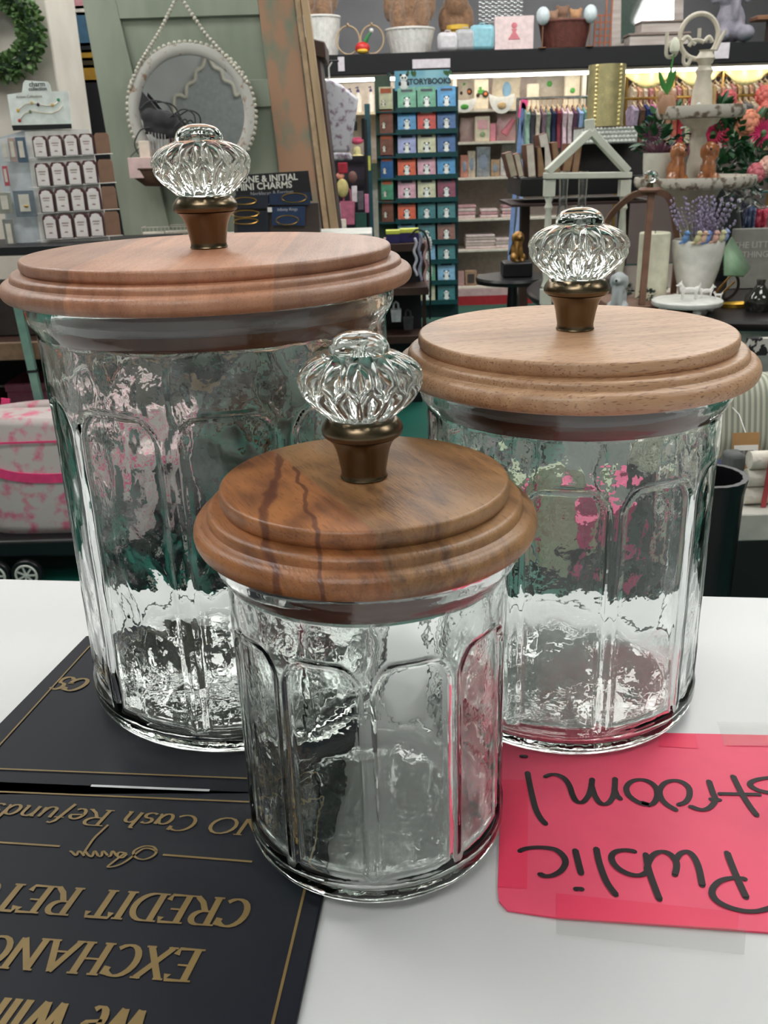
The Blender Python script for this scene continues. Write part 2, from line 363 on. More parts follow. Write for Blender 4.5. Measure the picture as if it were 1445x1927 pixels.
# flowing script word between the dashes
T_ = lambda x, y: o2(x / 2.223, y / 2.223 + 1150)
sc = [[(655, 1000), (640, 982), (600, 980), (560, 1000), (565, 1025), (600, 1035), (640, 1020), (650, 1000), (600, 990), (530, 1040), (490, 1060), (450, 1066), (480, 1040), (520, 1010)],
      [(530, 1010), (500, 1005), (490, 1020), (510, 1028), (530, 1012)], [(488, 1020), (470, 1000), (462, 1020), (450, 1022)], [(450, 1018), (430, 1000), (424, 1020), (410, 1022)],
      [(410, 1020), (395, 1000), (385, 1022), (370, 1018), (355, 1000)], [(352, 1020), (330, 1000), (318, 1018), (300, 1004), (290, 1000)], [(345, 1015), (390, 950), (420, 920), (452, 890)]]
for s_ in sc: ribbon(q, [T_(*p) for p in smoothpl(s_)], lambda d: .0006 + .0006 * abs(d.y), zt, zt)
q.build('lettering', GOLDP, n1)
# far sign
n2 = thing('policy_sign', 'black acrylic sign with thin gold border under the tallest canister', 'sign', (0, 0, ZS))
cn = Vector(o2(162, 1196, 1.003)); s0 = c_tr - uy * .0008; e_ = Vector(o2(0, 1360, 1.003)); d2 = (e_ - cn).normalized()
h2 = .158
cn_b = cn + d2 * h2
dseam = -ux
MB().slab([tuple(cn), tuple(cn_b), tuple(s0), tuple(s0 - uy * h2)], 0.0002, .003).build('panel', NAVY, n2, bev=.0006)
q = MB()
gl = Vector(o2(169, 1217, 1.003)); line(q, gl, Vector(o2(0, 1406, 1.003)) + d2 * .03, .0010, zt)
ll = s0 - uy * .008; line(q, ll - ux * -.01, ll + ux * .36, .0010, zt)
line(q, gl, gl - ux * .12, .0010, zt)
q.build('border', GOLDP, n2)
q = MB(); write(q, 'GS', o2(176, 1278), o2(122, 1271), capw(140, 1268, 22), zt, None, .2, .2, .08); q.build('lettering', GOLDP, n2)
SEAMW = mat((190, 192, 196), .25, var=.05)
q = MB(); line(q, Vector(o2(171, 1477)), Vector(o2(394, 1486)), .0016, 0)  # thin pale strip drawn along the seam of the two signs
tag(q.build('seam_strip', SEAMW), 'thin white strip lying along the seam between the two black signs', 'tape', loc=(0, 0, ZS + .0036))

# ================================================================ PINK RESTROOM SIGN
def pinkmat():
    return mat((246, 84, 118), .55, var=.07, vs=25)
PINK = pinkmat(); PINKD = mat((246, 60, 100), .5, var=.05, vs=25); INK = mat((26, 12, 20), .6)
pk = thing('restroom_sign', 'bright pink paper sign with black handwritten Public restroom, taped to the counter', 'sign', (0, 0, 1.0))
P = lambda x, y: o2(900 + x / 2.651, 1300 + y / 2.651, 1.001)
poly = [P(122, 190), P(1010, 213), P(1445, 222), P(1900, 232), P(1960, 1222), P(1445, 1205), P(400, 1133), P(145, 1095), P(103, 1050), P(96, 980)]
MB().slab([tuple(p) for p in poly][::-1], .0003, .0012).build('paper', PINK, pk)
q = MB(); z = .0014
for quad in ([(118, 445), (250, 448), (243, 992), (98, 982)], [(387, 1013), (1300, 1108), (1293, 1195), (388, 1134)], [(900, 280), (1100, 291), (1084, 222), (900, 216)], [(1240, 278), (1700, 284), (1700, 232), (1215, 222)]):
    q = MB(); q.add([(*P(*p), z) for p in quad], [(0, 1, 2, 3)]); q.build('taped_edge', PINKD, pk)
hand = [[(245, 412), (262, 500), (285, 590), (310, 640), (335, 668)], [(216, 330), (236, 331)],
 [(335, 432), (365, 422), (400, 426), (432, 445), (455, 480), (470, 525), (490, 556), (520, 560), (548, 530), (562, 490), (568, 445)], [(563, 470), (580, 525), (605, 562), (635, 570), (662, 550), (678, 510), (682, 442)], [(678, 490), (690, 525), (708, 543)],
 [(850, 575), (800, 562), (752, 528), (738, 490), (760, 460), (800, 448), (845, 455), (880, 480), (893, 515), (885, 550), (860, 572), (815, 562)],
 [(1000, 572), (1032, 560), (1052, 530), (1050, 490), (1020, 462), (975, 452), (930, 465), (905, 500), (912, 540), (940, 572), (985, 598)],
 [(1060, 582), (1110, 598), (1152, 588), (1182, 550), (1170, 515), (1150, 455)], [(1160, 545), (1202, 548)],
 [(1270, 430), (1310, 510), (1350, 575), (1388, 625)], [(1205, 518), (1300, 520), (1400, 522)],
 [(1470, 436), (1400, 445), (1358, 462), (1362, 482), (1400, 502), (1460, 515)],
 [(208, 803), (250, 790), (320, 787), (385, 798), (424, 830), (434, 865), (415, 900), (375, 925), (335, 930), (308, 920)],
 [(483, 800), (498, 860), (512, 915)], [(487, 993), (515, 994)], [(588, 792), (605, 870), (640, 960), (685, 1022)],
 [(835, 820), (850, 900), (885, 1000), (903, 1045)], [(778, 806), (730, 800), (685, 808), (664, 832), (675, 868), (710, 900), (760, 922), (810, 925), (848, 905)],
 [(840, 900), (850, 860), (875, 822), (915, 808), (955, 820), (985, 855), (988, 890), (980, 922)], [(985, 850), (1005, 820), (1040, 808), (1072, 830), (1098, 885), (1117, 975)],
 [(1240, 812), (1270, 890), (1300, 960), (1335, 1035)], [(1328, 943), (1260, 940), (1200, 958), (1166, 1000), (1178, 1042), (1225, 1075), (1300, 1100), (1380, 1106), (1445, 1092), (1500, 1070)],
 [(1500, 812), (1530, 890), (1580, 900), (1600, 860)]]
q = MB()
for hI, s_ in enumerate(hand):
    s2 = smoothpl(s_); wd = .0021
    ribbon(q, [P(*p) for p in s2], lambda d: wd * (1 + .35 * abs(d.y)) if abs(d.y) > .2 else wd, .0016, .0016)
    for p in (s2[0], s2[-1]):
        c = P(*p); q.add([(c[0] + cos(a * PI / 4) * wd * .6, c[1] + sin(a * PI / 4) * wd * .6, .0015) for a in range(8)], [tuple(range(8))])
q.build('handwriting', INK, pk)
fm = bpy.data.materials.new('clear_film'); fm.use_nodes = True; nt = fm.node_tree; b = nt.nodes['Principled BSDF']
b.inputs['Alpha'].default_value = .16; b.inputs['Base Color'].default_value = (.35, .36, .3, 1); b.inputs['Roughness'].default_value = .2
for nm, quad, lb in (('a', [(387, 1140), (388, 1222), (1325, 1325), (1335, 1195)], 'clear tape strip along the lower edge of the pink sign'),
                     ('b', [(1190, 160), (1225, 278), (1700, 284), (1700, 170)], 'clear tape strip at the top edge of the pink sign')):
    q = MB(); q.add([(*P(*p), 0) for p in quad], [(0, 1, 2, 3)]); tag(q.build('tape_strip', fm), lb, 'tape', 'clear tape strips', loc=(0, 0, 1.0018))
# ================================================================ GLASS CANISTERS
JGLASS = glass_mat((.985, .996, .990), bump=.12, scale=160); KGLASS = glass_mat((.97, .985, .975))
def wood(base, dark, red, ang, cuts, alts, vein=None, pores=.5, swirl=0., gs=(9, 150, 60)):
    """lid wood: boards glued side by side, grain along the boards"""
    m = bpy.data.materials.new('wood'); m.use_nodes = True; nt = m.node_tree; L = nt.links; N = nt.nodes.new
    b = nt.nodes['Principled BSDF']; b.inputs['Roughness'].default_value = .42; b.inputs['Specular IOR Level'].default_value = .75
    tc = N('ShaderNodeTexCoord'); mp = N('ShaderNodeMapping'); mp.inputs['Rotation'].default_value = (0, 0, -ang); L.new(tc.outputs['Object'], mp.inputs[0])
    m2 = N('ShaderNodeMapping'); m2.inputs['Scale'].default_value = gs; L.new(mp.outputs[0], m2.inputs[0])
    n = N('ShaderNodeTexNoise'); n.inputs['Scale'].default_value = 1.0; n.inputs['Detail'].default_value = 6; n.inputs['Roughness'].default_value = .65
    n.inputs['Distortion'].default_value = swirl * 2; L.new(m2.outputs[0], n.inputs['Vector'])
    r = N('ShaderNodeValToRGB'); e = r.color_ramp.elements; e[0].position = .32; e[1].position = .68; e[0].color = (*lin(dark), 1); e[1].color = (*lin(base), 1)
    L.new(n.outputs['Fac'], r.inputs[0]); col = r.outputs[0]
    # broad warm clouds
    nb = N('ShaderNodeTexNoise'); nb.inputs['Scale'].default_value = 18; nb.inputs['Detail'].default_value = 2; nb.inputs['Distortion'].default_value = swirl; L.new(mp.outputs[0], nb.inputs['Vector'])
    rb = N('ShaderNodeMapRange'); rb.inputs['From Min'].default_value = .42; rb.inputs['From Max'].default_value = .62; rb.inputs['To Max'].default_value = .6 if swirl else .35; L.new(nb.outputs['Fac'], rb.inputs['Value'])
    mx = N('ShaderNodeMix'); mx.data_type = 'RGBA'; L.new(rb.outputs[0], mx.inputs['Factor']); L.new(col, mx.inputs['A']); mx.inputs['B'].default_value = (*lin(red), 1); col = mx.outputs['Result']
    sp = N('ShaderNodeSeparateXYZ'); L.new(mp.outputs[0], sp.inputs[0])
    for c, a in zip(cuts, alts):
        g = N('ShaderNodeMath'); g.operation = 'GREATER_THAN'; g.inputs[1].default_value = c; L.new(sp.outputs['Y'], g.inputs[0])
        mm = N('ShaderNodeMix'); mm.data_type = 'RGBA'; mm.blend_type = 'MULTIPLY'; mm.inputs['B'].default_value = (*a, 1)
        L.new(g.outputs[0], mm.inputs['Factor']); L.new(col, mm.inputs['A']); col = mm.outputs['Result']
    # fine pores
    m3 = N('ShaderNodeMapping'); m3.inputs['Scale'].default_value = (180, 1400, 1400); L.new(mp.outputs[0], m3.inputs[0])
    n3 = N('ShaderNodeTexNoise'); n3.inputs['Scale'].default_value = 1; n3.inputs['Detail'].default_value = 1; L.new(m3.outputs[0], n3.inputs['Vector'])
    g3 = N('ShaderNodeMapRange'); g3.inputs['From Min'].default_value = .60; g3.inputs['From Max'].default_value = .68; g3.inputs['To Max'].default_value = pores; L.new(n3.outputs['Fac'], g3.inputs['Value'])
    m4 = N('ShaderNodeMix'); m4.data_type = 'RGBA'; m4.blend_type = 'MULTIPLY'; m4.inputs['B'].default_value = (.35, .25, .2, 1); L.new(g3.outputs[0], m4.inputs['Factor']); L.new(col, m4.inputs['A']); col = m4.outputs['Result']
    if vein:
        for (vx, vy, dx, dy, wv) in vein:   # dark resin veins running across one board
            mv = N('ShaderNodeMapping'); mv.vector_type = 'POINT'; av = math.atan2(dy, dx)
            mv.inputs['Rotation'].default_value = (0, 0, -av); L.new(tc.outputs['Object'], mv.inputs[0])
            p0 = Matrix.Rotation(-av, 3, 'Z') @ Vector((vx, vy, 0))
            nv = N('ShaderNodeTexNoise'); nv.inputs['Scale'].default_value = 22; nv.inputs['Detail'].default_value = 3; L.new(tc.outputs['Object'], nv.inputs['Vector'])
            sv = N('ShaderNodeSeparateXYZ'); L.new(mv.outputs[0], sv.inputs[0])
            a1 = N('ShaderNodeMath'); a1.operation = 'MULTIPLY_ADD'; L.new(nv.outputs['Fac'], a1.inputs[0]); a1.inputs[1].default_value = .03; L.new(sv.outputs['Y'], a1.inputs[2])
            a2 = N('ShaderNodeMath'); a2.operation = 'SUBTRACT'; L.new(a1.outputs[0], a2.inputs[0]); a2.inputs[1].default_value = p0.y + .015
            a3 = N('ShaderNodeMath'); a3.operation = 'ABSOLUTE'; L.new(a2.outputs[0], a3.inputs[0])
            a4 = N('ShaderNodeMapRange'); L.new(a3.outputs[0], a4.inputs['Value']); a4.inputs['From Min'].default_value = wv * .5; a4.inputs['From Max'].default_value = wv; a4.inputs['To Min'].default_value = .75; a4.inputs['To Max'].default_value = 0
            # keep it on the orange board
            gg = N('ShaderNodeMath'); gg.operation = 'GREATER_THAN'; L.new(sp.outputs['Y'], gg.inputs[0]); gg.inputs[1].default_value = cuts[0]
            gm = N('ShaderNodeMath'); gm.operation = 'MULTIPLY'; L.new(a4.outputs[0], gm.inputs[0]); L.new(gg.outputs[0], gm.inputs[1])
            mm = N('ShaderNodeMix'); mm.data_type = 'RGBA'; L.new(gm.outputs[0], mm.inputs['Factor']); L.new(col, mm.inputs['A']); mm.inputs['B'].default_value = (*lin((84, 38, 26)), 1); col = mm.outputs['Result']
    L.new(col, b.inputs['Base Color'])
    bp = N('ShaderNodeBump'); bp.inputs['Strength'].default_value = .25; bp.inputs['Distance'].default_value = .0006; L.new(n3.outputs['Fac'], bp.inputs['Height']); L.new(bp.outputs[0], b.inputs['Normal'])
    return m

def knob(parent, z0):
    k = bpy.data.objects.new('knob', None); COL.objects.link(k); k.parent = parent; k.location = (0, 0, z0)
    met = [(0, 0), (.0088, 0), (.0092, .0006), (.0088, .0013), (.0087, .003), (.0092, .0059), (.0097, .009), (.0104, .0118), (.0114, .0142), (.0128, .0160), (.0139, .0168),
           (.0137, .0171), (.0148, .0174), (.0154, .0184), (.0156, .0196), (.0152, .0210), (.0144, .0222), (.0138, .0230), (.0128, .0240), (.0110, .0242), (.0100, .0236), (0, .0236)]
    q = MB(); q.lathe(met, 64); q.build('ferrule', BRASS, k)
    prof = [(0, .0240), (.008, .0240), (.0125, .0246)]
    for u, r in ((.0, .0132), (.09, .0145), (.17, .0158), (.28, .0177), (.39, .0194), (.53, .0212), (.67, .0225), (.82, .0233), (1, .0236)): prof.append((r, .0249 + .0139 * u))
    for u, r in ((.15, .0235), (.3, .0229), (.5, .0214), (.65, .0196), (.78, .0173), (.88, .0150), (.95, .0131)): prof.append((r, .0388 + .0101 * u))
    for i in range(0, 10):
        t = i / 9 * PI / 2; prof.append((.0113 * cos(t) ** .8, .0490 + .0074 * sin(t) ** .9))
    def mod(r, z, a):
        if z < .0246 or z > .0487: return r
        up = z > .0386
        u = (z - .0246) / (.0487 - .0246); env = min(1, 6 * u, 6 * (1 - u)); fl = abs(sin(a * 8 + (PI / 2 if not up else 0)))
        return r * (1 - .12 * env * (1 - fl ** .7))
    q = MB(); q.lathe(prof, 288, mod=mod); q.build('glass_finial', KGLASS, k, sharp=60)
    return k

def jar(label, loc, R, zt, rp, ro, zo, off, woodm, rz, neck):
    t = thing('canister', label, 'canister', (loc[0], loc[1], 1.0 + neck), 0, 'glass canisters with wooden lids')
    zl = zo - .0055                       # underside of the lid bead
    NB = .016 * (zl / .223) ** .6         # neck band height
    TH = .0034; NA = 400; pw = math.radians(16.2)
    zs = zl - NB; apex = .865 * zs; sh = apex - .016 * (zs / .2) ** .5; bot = .016
    zz = []
    z = 0
    outer = []
    cr_ = .010
    for i in range(9): a = PI / 2 * i / 8; outer.append((R - cr_ + cr_ * sin(a), cr_ * (1 - cos(a))))
    nz = int(zs / .0014)
    for i in range(1, nz): outer.append((R, cr_ + (zs - cr_) * i / nz))
    for i in range(0, 15):
        u = i / 14; outer.append((R + .0042 * min(1, sin(min(1, u * 1.6) * PI / 2)) * (1 if u < .8 else 1 - ((u - .8) / .2) ** 2 * .25), zs + (zl - .0008 - zs) * u))
    def hn(x, y, z, s, A_): return noise.noise(Vector((x * s, y * s, z * s * .7)) + Vector((R * 999, 3, 7))) * A_ * (.55 if R < .06 else .75 if R < .08 else .95)
    def recess(r, z, a):
        ph = (a + PI / 2 - off + PI / 10) % (PI / 5) - PI / 10
        f = abs(ph)
        top = apex - (apex - sh) * (f / pw) ** 5.2
        e1 = max(0, min(1, (pw - f) / .035)); e2 = max(0, min(1, (top - z) / .0022)); e3 = max(0, min(1, (z - bot) / .003))
        e = min(e1, e2, e3); e = e * e * (3 - 2 * e)
        flat = R * (1 - cos(PI / 10) / max(cos(ph), .5)) if f < PI / 10 else 0
        return e * (.0011 + .45 * flat)
    vs = []; n0 = len(outer)
    for r, z in outer:
        for k in range(NA):
            a = 2 * PI * k / NA; x = cos(a); y = sin(a)
            d = recess(r, z, a) if z > .008 and z < zs else 0
            wob = hn(x * R, y * R, z, 120, .00034) + hn(x * R, y * R, z, 45, .0005) if .004 < z else 0
            if z > zs: wob *= .4
            vs.append(((r - d + wob) * x, (r - d + wob) * y, z))
    inner = []
    ztop = zl - .0008
    inner.append((R + .0026, ztop + .0004)); inner.append((R - .0002, ztop)); 
    m_ = 12
    for i in range(1, m_): u = i / m_; inner.append((R - .0008 - .0024 * u * u, ztop + (zs - ztop) * u))
    fl = .0065
    for i in range(0, nz): inner.append((R - TH, zs + (fl + .008 - zs) * i / nz))
    for i in range(1, 10): a = PI / 2 * i / 9; inner.append((R - TH - .009 * (1 - cos(a)), fl + .008 - .008 * sin(a)))
    for i in range(1, 14): u = i / 13; inner.append(((R - TH - .009) * (1 - u) + .0004, fl + .0012 * sin(u * PI / 2)))
    for j, (r, z) in enumerate(inner):
        for k in range(NA):
            a = 2 * PI * k / NA; x = cos(a); y = sin(a); d = 0; wob = 0
            if fl + .003 < z < zs:
                d = recess(r, z, a) * .75; wob = hn(x * R + 5, y * R, z, 95, .00045) + hn(x * R, y * R + 9, z, 38, .0008)
            elif z <= fl + .003: wob = 0; z2 = z + hn(x * r * 2, y * r * 2, 0, 45, .00025)
            vs.append(((r - d + wob) * x, (r - d + wob) * y, z if z > fl + .003 else z2))
    q = MB(); NN = n0 + len(inner)
    fs = [(i * NA + k, i * NA + (k + 1) % NA, (i + 1) * NA + (k + 1) % NA, (i + 1) * NA + k) for i in range(NN - 1) for k in range(NA)]
    fs += [tuple(range(NA))[::-1], tuple((NN - 1) * NA + k for k in range(NA))]
    q.add(vs, fs, True); q.build('glass_jar', JGLASS, t, sharp=0)
    # lid
    lid = bpy.data.objects.new('lid', None); COL.objects.link(lid); lid.parent = t
    h = zt - zl; k = ro - rp
    prof = [(0, zl), (ro - k * .8, zl), (ro - k * .5, zl + h * .03)]
    for i in range(10): a = -PI / 2.3 + (PI / 2.3 + PI / 2) * i / 9; prof.append((ro - k * .36 + k * .36 * cos(a), zl + h * .25 + h * .22 * sin(a)))
    prof += [(ro - k * .40, zl + h * .475), (ro - k * .50, zl + h * .50), (ro - k * .52, zl + h * .54)]
    for i in range(6): a = PI / 2 * i / 5; prof.append((ro - k * .76 + k * .24 * cos(a), zl + h * .56 + h * .11 * sin(a)))
    prof += [(rp + .0002, zl + h * .675), (rp - .0012, zl + h * .69), (rp - .0006, zl + h * .73), (rp, zl + h * .80)]
    for i in range(6): a = PI / 2 * i / 5; prof.append((rp - .0016 + .0016 * cos(a), zt - .0018 + .0018 * sin(a)))
    prof += [(rp * .6, zt), (0, zt)]
    q = MB(); q.lathe(prof, 160); o = q.build('lid_top', woodm, lid); 
    o.rotation_euler.z = 0
    q = MB(); rg = R - .0075; q.lathe([(0, zl - NB * 1.05), (rg - .001, zl - NB * 1.05), (rg, zl - NB * .95), (rg, zl - .0001), (0, zl - .0001)], 96); q.build('stopper', mat((112, 62, 46), .5, var=.2, vs=60), lid)
    q = MB(); q.lathe([(rg - .0002, zl - NB * .62), (rg + .0028, zl - NB * .60), (rg + .0040, zl - NB * .45), (rg + .0030, zl - NB * .28), (rg - .0002, zl - NB * .26)], 96); q.build('gasket', mat((176, 166, 172), .25, var=.03, trans=.5), lid)
    knob(lid, zt)
    return t
zb_ = .0033
j3 = [('tall', (-.1201, .6962), -.064, .131, .146, -.083, .1262), ('right', (.14, .6629), -.1247, .1116, .1271, -.1474, .1054), ('front', (-.0107, .5005), -.1743, .0822, .0984, -.1994, .0823)]
def lidang(p1, p2, z):
    a = on(*p1, z); b = on(*p2, z); return math.atan2(b.y - a.y, b.x - a.x), a, b
# front lid: board joint runs from the back left to the front
zf = 1 + (.42 - .1743) * S; af, pa, pb = lidang((517, 847), (708, 1000), zf)
cf = Vector((-.0107 * S, .502 * S, zf)); loc0 = Matrix.Rotation(-af, 3, 'Z') @ (pa - cf)
cutv = loc0.y
# the orange board lies on the camera-left side of the joint
tst = Matrix.Rotation(-af, 3, 'Z') @ (on(450, 920, zf) - cf)
if tst.y < cutv: af += PI; cutv = -cutv
va = on(518, 870, zf) - cf; vb = on(505, 960, zf) - cf; vc = on(560, 885, zf) - cf; vd = on(600, 985, zf) - cf
wfront = wood((158, 114, 72), (86, 56, 36), (182, 138, 90), af, [cutv], [(1.15, .86, .70)],
              [(va.x, va.y, vb.x - va.x, vb.y - va.y, .0022), (vc.x, vc.y, vd.x - vc.x, vd.y - vc.y, .0012)], .45, 1.0, (12, 62, 50))
zt_ = 1 + (.42 - .064) * S; at_, pa, pb = lidang((147, 500), (265, 452), zt_)
ct_ = Vector((-.1199 * S, .6946 * S, zt_)); cy = (Matrix.Rotation(-at_, 3, 'Z') @ (pa - ct_)).y; cy2 = (Matrix.Rotation(-at_, 3, 'Z') @ (on(497, 520, zt_) - ct_)).y
lo_, hi_ = sorted((cy, cy2))
wtall = wood((174, 128, 102), (138, 96, 74), (184, 142, 118), at_, [lo_, hi_], [(1.32, 1.18, 1.06), (.70, .74, .80)], None, .3)
wright = wood((206, 166, 130), (172, 130, 96), (198, 158, 124), math.radians(12), [-.02, .03], [(.94, .92, .9), (1.06, 1.06, 1.06)], None, .8)
jar('tallest glass canister with reddish wooden lid, standing on the black signs at left', (j3[0][1][0] * S, j3[0][1][1] * S), j3[0][6] * S, (.42 + j3[0][2]) * S - .0033, j3[0][3] * S, j3[0][4] * S, (.42 + j3[0][5]) * S - .0033, math.radians(9.8), wtall, 0, .0034)
jar('medium glass canister with pale oak-coloured lid, standing behind the pink sign', (j3[1][1][0] * S, j3[1][1][1] * S), j3[1][6] * S, (.42 + j3[1][2]) * S - .0014, j3[1][3] * S, j3[1][4] * S, (.42 + j3[1][5]) * S - .0014, math.radians(-11.9), wright, 0, .0015)
jar('smallest glass canister in front, with a two-tone veined wooden lid', (j3[2][1][0] * S, j3[2][1][1] * S), j3[2][6] * S, (.42 + j3[2][2]) * S - .0033, j3[2][3] * S, j3[2][4] * S, (.42 + j3[2][5]) * S - .0033, math.radians(17), wfront, 0, .0034)
# ================================================================ LEFT SIDE OF THE SHOP
px_ = at(95, 60, 4.45).x; pl = MB().box(-3.2, px_, 4.45, 4.88, 0, 3.1); struct('trim_1', pl, two_tone((196, 190, 180), (210, 204, 194), 6, .3, .7, .7), bev=.008)
def foliage(mb, c, r, n, size, up=.4):
    for _ in range(n):
        d = Vector((rr(-1, 1), rr(-1, 1), rr(-1, 1))).normalized(); p = Vector(c) + Vector((d.x * r[0], d.y * r[1], d.z * r[2])) * rr(.55, 1)
        mb.leaf(p, d + Vector((0, 0, up)), size * rr(.7, 1.3), size * .5, (rr(-1, 1), rr(-1, 1), 1))
# wreath
wc = at(-6, 58, 4.37); WK = 4.37 / 2.53; wr = thing('boxwood_wreath', 'green boxwood wreath hanging on the white pillar', 'wreath', wc)
q = MB()
for i in range(1500):
    a = rr(0, 2 * PI); ph = rr(0, 2 * PI); R_ = .083 * WK; r_ = .027 * WK * rr(.5, 1)
    c = Vector(((R_ + r_ * cos(ph)) * cos(a), r_ * sin(ph), (R_ + r_ * cos(ph)) * sin(a))); o = Vector((cos(ph) * cos(a), sin(ph), cos(ph) * sin(a)))
    q.mi = random.choice((0, 0, 1)); q.leaf(c, o + Vector((rr(-.6, .6), rr(-.6, .6), rr(-.6, .6))), .028, .018, (rr(-1, 1), 1, rr(-1, 1)))
q.build('leaves', [mat((76, 108, 60), .55, var=.3), mat((104, 134, 80), .55, var=.2)], wr)
MB().tube([(.083 * WK * cos(a * PI / 12), 0, .083 * WK * sin(a * PI / 12)) for a in range(24)], .024, 8, True).build('ring', DGREEN, wr)
q = MB(); q.grid(lambda u, v: ((-.02 + u * .075) * WK, -.06 - .004 * sin(u * 9), (.118 - .03 * u + v * .022) * WK), 12, 2); q.build('ribbon', mat((58, 104, 190), .35), wr, thick=.002)
# jewellery card rack
def px_plane(Y): return lambda x, y: at(x, y, Y)
Yr = 3.3; KJ = Yr / 2.0; rb = at(82, 456, Yr); zb = rb.z
zr = at(60, 246, Yr).z
rk = thing('jewelry_card_rack', 'white earring card rack with a charm collection header card', 'display rack', (at(118, 400, Yr).x, Yr, zb))
ox = rk.location.x; LEAN = -.055
def RL(px, py, dy=0): p = at(px, py, Yr + dy); return p - rk.location
a = RL(46, 244); b = RL(168, 243); c_ = RL(205, 452); d_ = RL(78, 462)
q = MB(); q.prism([(a.x, a.z), (d_.x, d_.z), (c_.x, c_.z), (b.x, b.z)], .0, .012); q.build('back_panel', WHITE, rk)
a2 = RL(-10, 262, .02); d2_ = RL(20, 470, .02)
q = MB(); q.prism([(a2.x, a2.z), (d2_.x, d2_.z), (d_.x, d_.z), (a.x, a.z)], .012, .022); q.build('side_panel', mat((196, 204, 208), .35), rk)
# header card
q = MB(); pts = [(14, 178), (24, 240), (136, 236), (129, 172), (97, 172), (94, 160), (90, 154), (48, 151), (44, 157), (42, 174)]
P_ = [RL(x, y) for x, y in pts]; q.prism([(p.x, p.z) for p in P_], -.004, 0); hd = q.build('header_card', mat((232, 238, 234), .4), rk)
q = MB(); P_ = [RL(x, y) for x, y in ((23, 236), (26, 246), (136, 242), (135, 233))]; q.prism([(p.x, p.z) for p in P_], -.0055, -.0042); q.build('base_strip', BLACK, hd)
q = MB(); p = RL(71, 162); textmesh(q, 'charm', .0125 * KJ, TX(p.x, -.005, p.z - .001) , .0003, bold=.0002); p = RL(72, 169); textmesh(q, 'collection', .009 * KJ, TX(p.x, -.005, p.z - .002), .0003, bold=.0002); q.build('lettering', BLACK, hd)
q = MB(); p = RL(56, 184); textmesh(q, 'Artisan Collections', .0065 * KJ, TX(p.x, -.005, p.z), .0003); q.build('subtitle', mat((120, 110, 90)), hd)
q = MB(); q.tube([RL(x, y) + Vector((0, -.006, 0)) for x, y in ((35, 208), (48, 197), (62, 194), (75, 197), (90, 200), (105, 197), (113, 188))], .0013, 5)
q.tube([RL(x, y) + Vector((0, -.006, 0)) for x, y in ((37, 228), (48, 214), (62, 209), (80, 212), (98, 214), (112, 208), (118, 200))], .0013, 5)
q.build('bracelet_picture', mat((190, 180, 160), .3, metal=.6), hd)
for (x, y, c) in ((35, 208, (214, 170, 80)), (61, 194, (196, 176, 120)), (73, 197, (60, 34, 60)), (100, 198, (214, 180, 110)), (111, 188, (60, 150, 100)), (38, 227, (190, 60, 60)), (58, 210, (120, 130, 100))):
    p = RL(x, y); MB().ball(p + Vector((0, -.007, 0)), (.0052, .0015, .0056), 8).build('charm', mat(c, .3), hd)
# rungs + cards
rows = [(66, 256, 186, 250, 41), (71, 307, 193, 300, 45), (79, 357, 199, 351, 44), (86, 405, 205, 398, 46)]
card = None; tagw = mat((240, 232, 230), .5); cb = mat((84, 46, 50), .6, var=.2)
for ri, (x0, y0, x1, y1, hh) in enumerate(rows):
    q = MB(); pa = RL(x0 - 14, y0 + hh + 1); pb = RL(x1 + 28, y1 + hh - 2); q.tube([pa + Vector((0, -.014, 0)), pb + Vector((0, -.014, 0))], .0013, 6)
    q.build('wire_hook', WHITE, rk)
    for ci in range(5):
        t = ci / 4; w_ = (x1 - x0) / 4.2
        x = x0 + (x1 - x0) * t * .97; y = y0 + (y1 - y0) * t
        p = at(x + w_ / 2 - 2, y + hh, Yr - .016); ww = (at(x + w_, y, Yr) - at(x, y, Yr)).x * .96; h_ = (at(x, y, Yr) - at(x, y + hh, Yr)).z
        which = ['leftmost', 'second from left', 'third from left', 'fourth from left', 'rightmost'][ci]
        e = thing('earring_card', ('plain brown card back' if ci == 4 else 'small earring card with white arched tag') + f', {["top", "second", "third", "bottom"][ri]} row of the rack, {which}', 'earring card', p, 0, 'earring cards on the white rack')
        q = MB(); q.prism([(-ww / 2, 0), (ww / 2, 0), (ww / 2, h_ * .88), (ww * .38, h_), (-ww * .38, h_), (-ww / 2, h_ * .88)], .003, .008)
        e2 = q.build('backing', cb if ci < 4 else mat((142, 108, 88), .6), e, bev=.0006)
        if ci < 4:
            tw = ww * .40; q = MB(); q.prism([(-tw, h_ * .05), (tw, h_ * .05), (tw, h_ * .80), (tw * .75, h_ * .84), (tw * .6, h_ * .93), (0, h_ * .97), (-tw * .6, h_ * .93), (-tw * .75, h_ * .84), (-tw, h_ * .80)], -.001, .002); g = q.build('tag', tagw, e)
            q = MB()
            q.prism([(-tw * .6, h_ * .62), (tw * .6, h_ * .62), (tw * .6, h_ * .66), (-tw * .6, h_ * .66)], -.0014, -.0011)
            q.prism([(-tw * .5, h_ * .52), (tw * .5, h_ * .52), (tw * .5, h_ * .55), (-tw * .5, h_ * .55)], -.0014, -.0011)
            q.prism([(-tw * .35, h_ * .25), (tw * .35, h_ * .25), (tw * .2, h_ * .30), (-tw * .2, h_ * .30)], -.0014, -.0011)
            q.build('print', mat((150, 110, 110)), g)
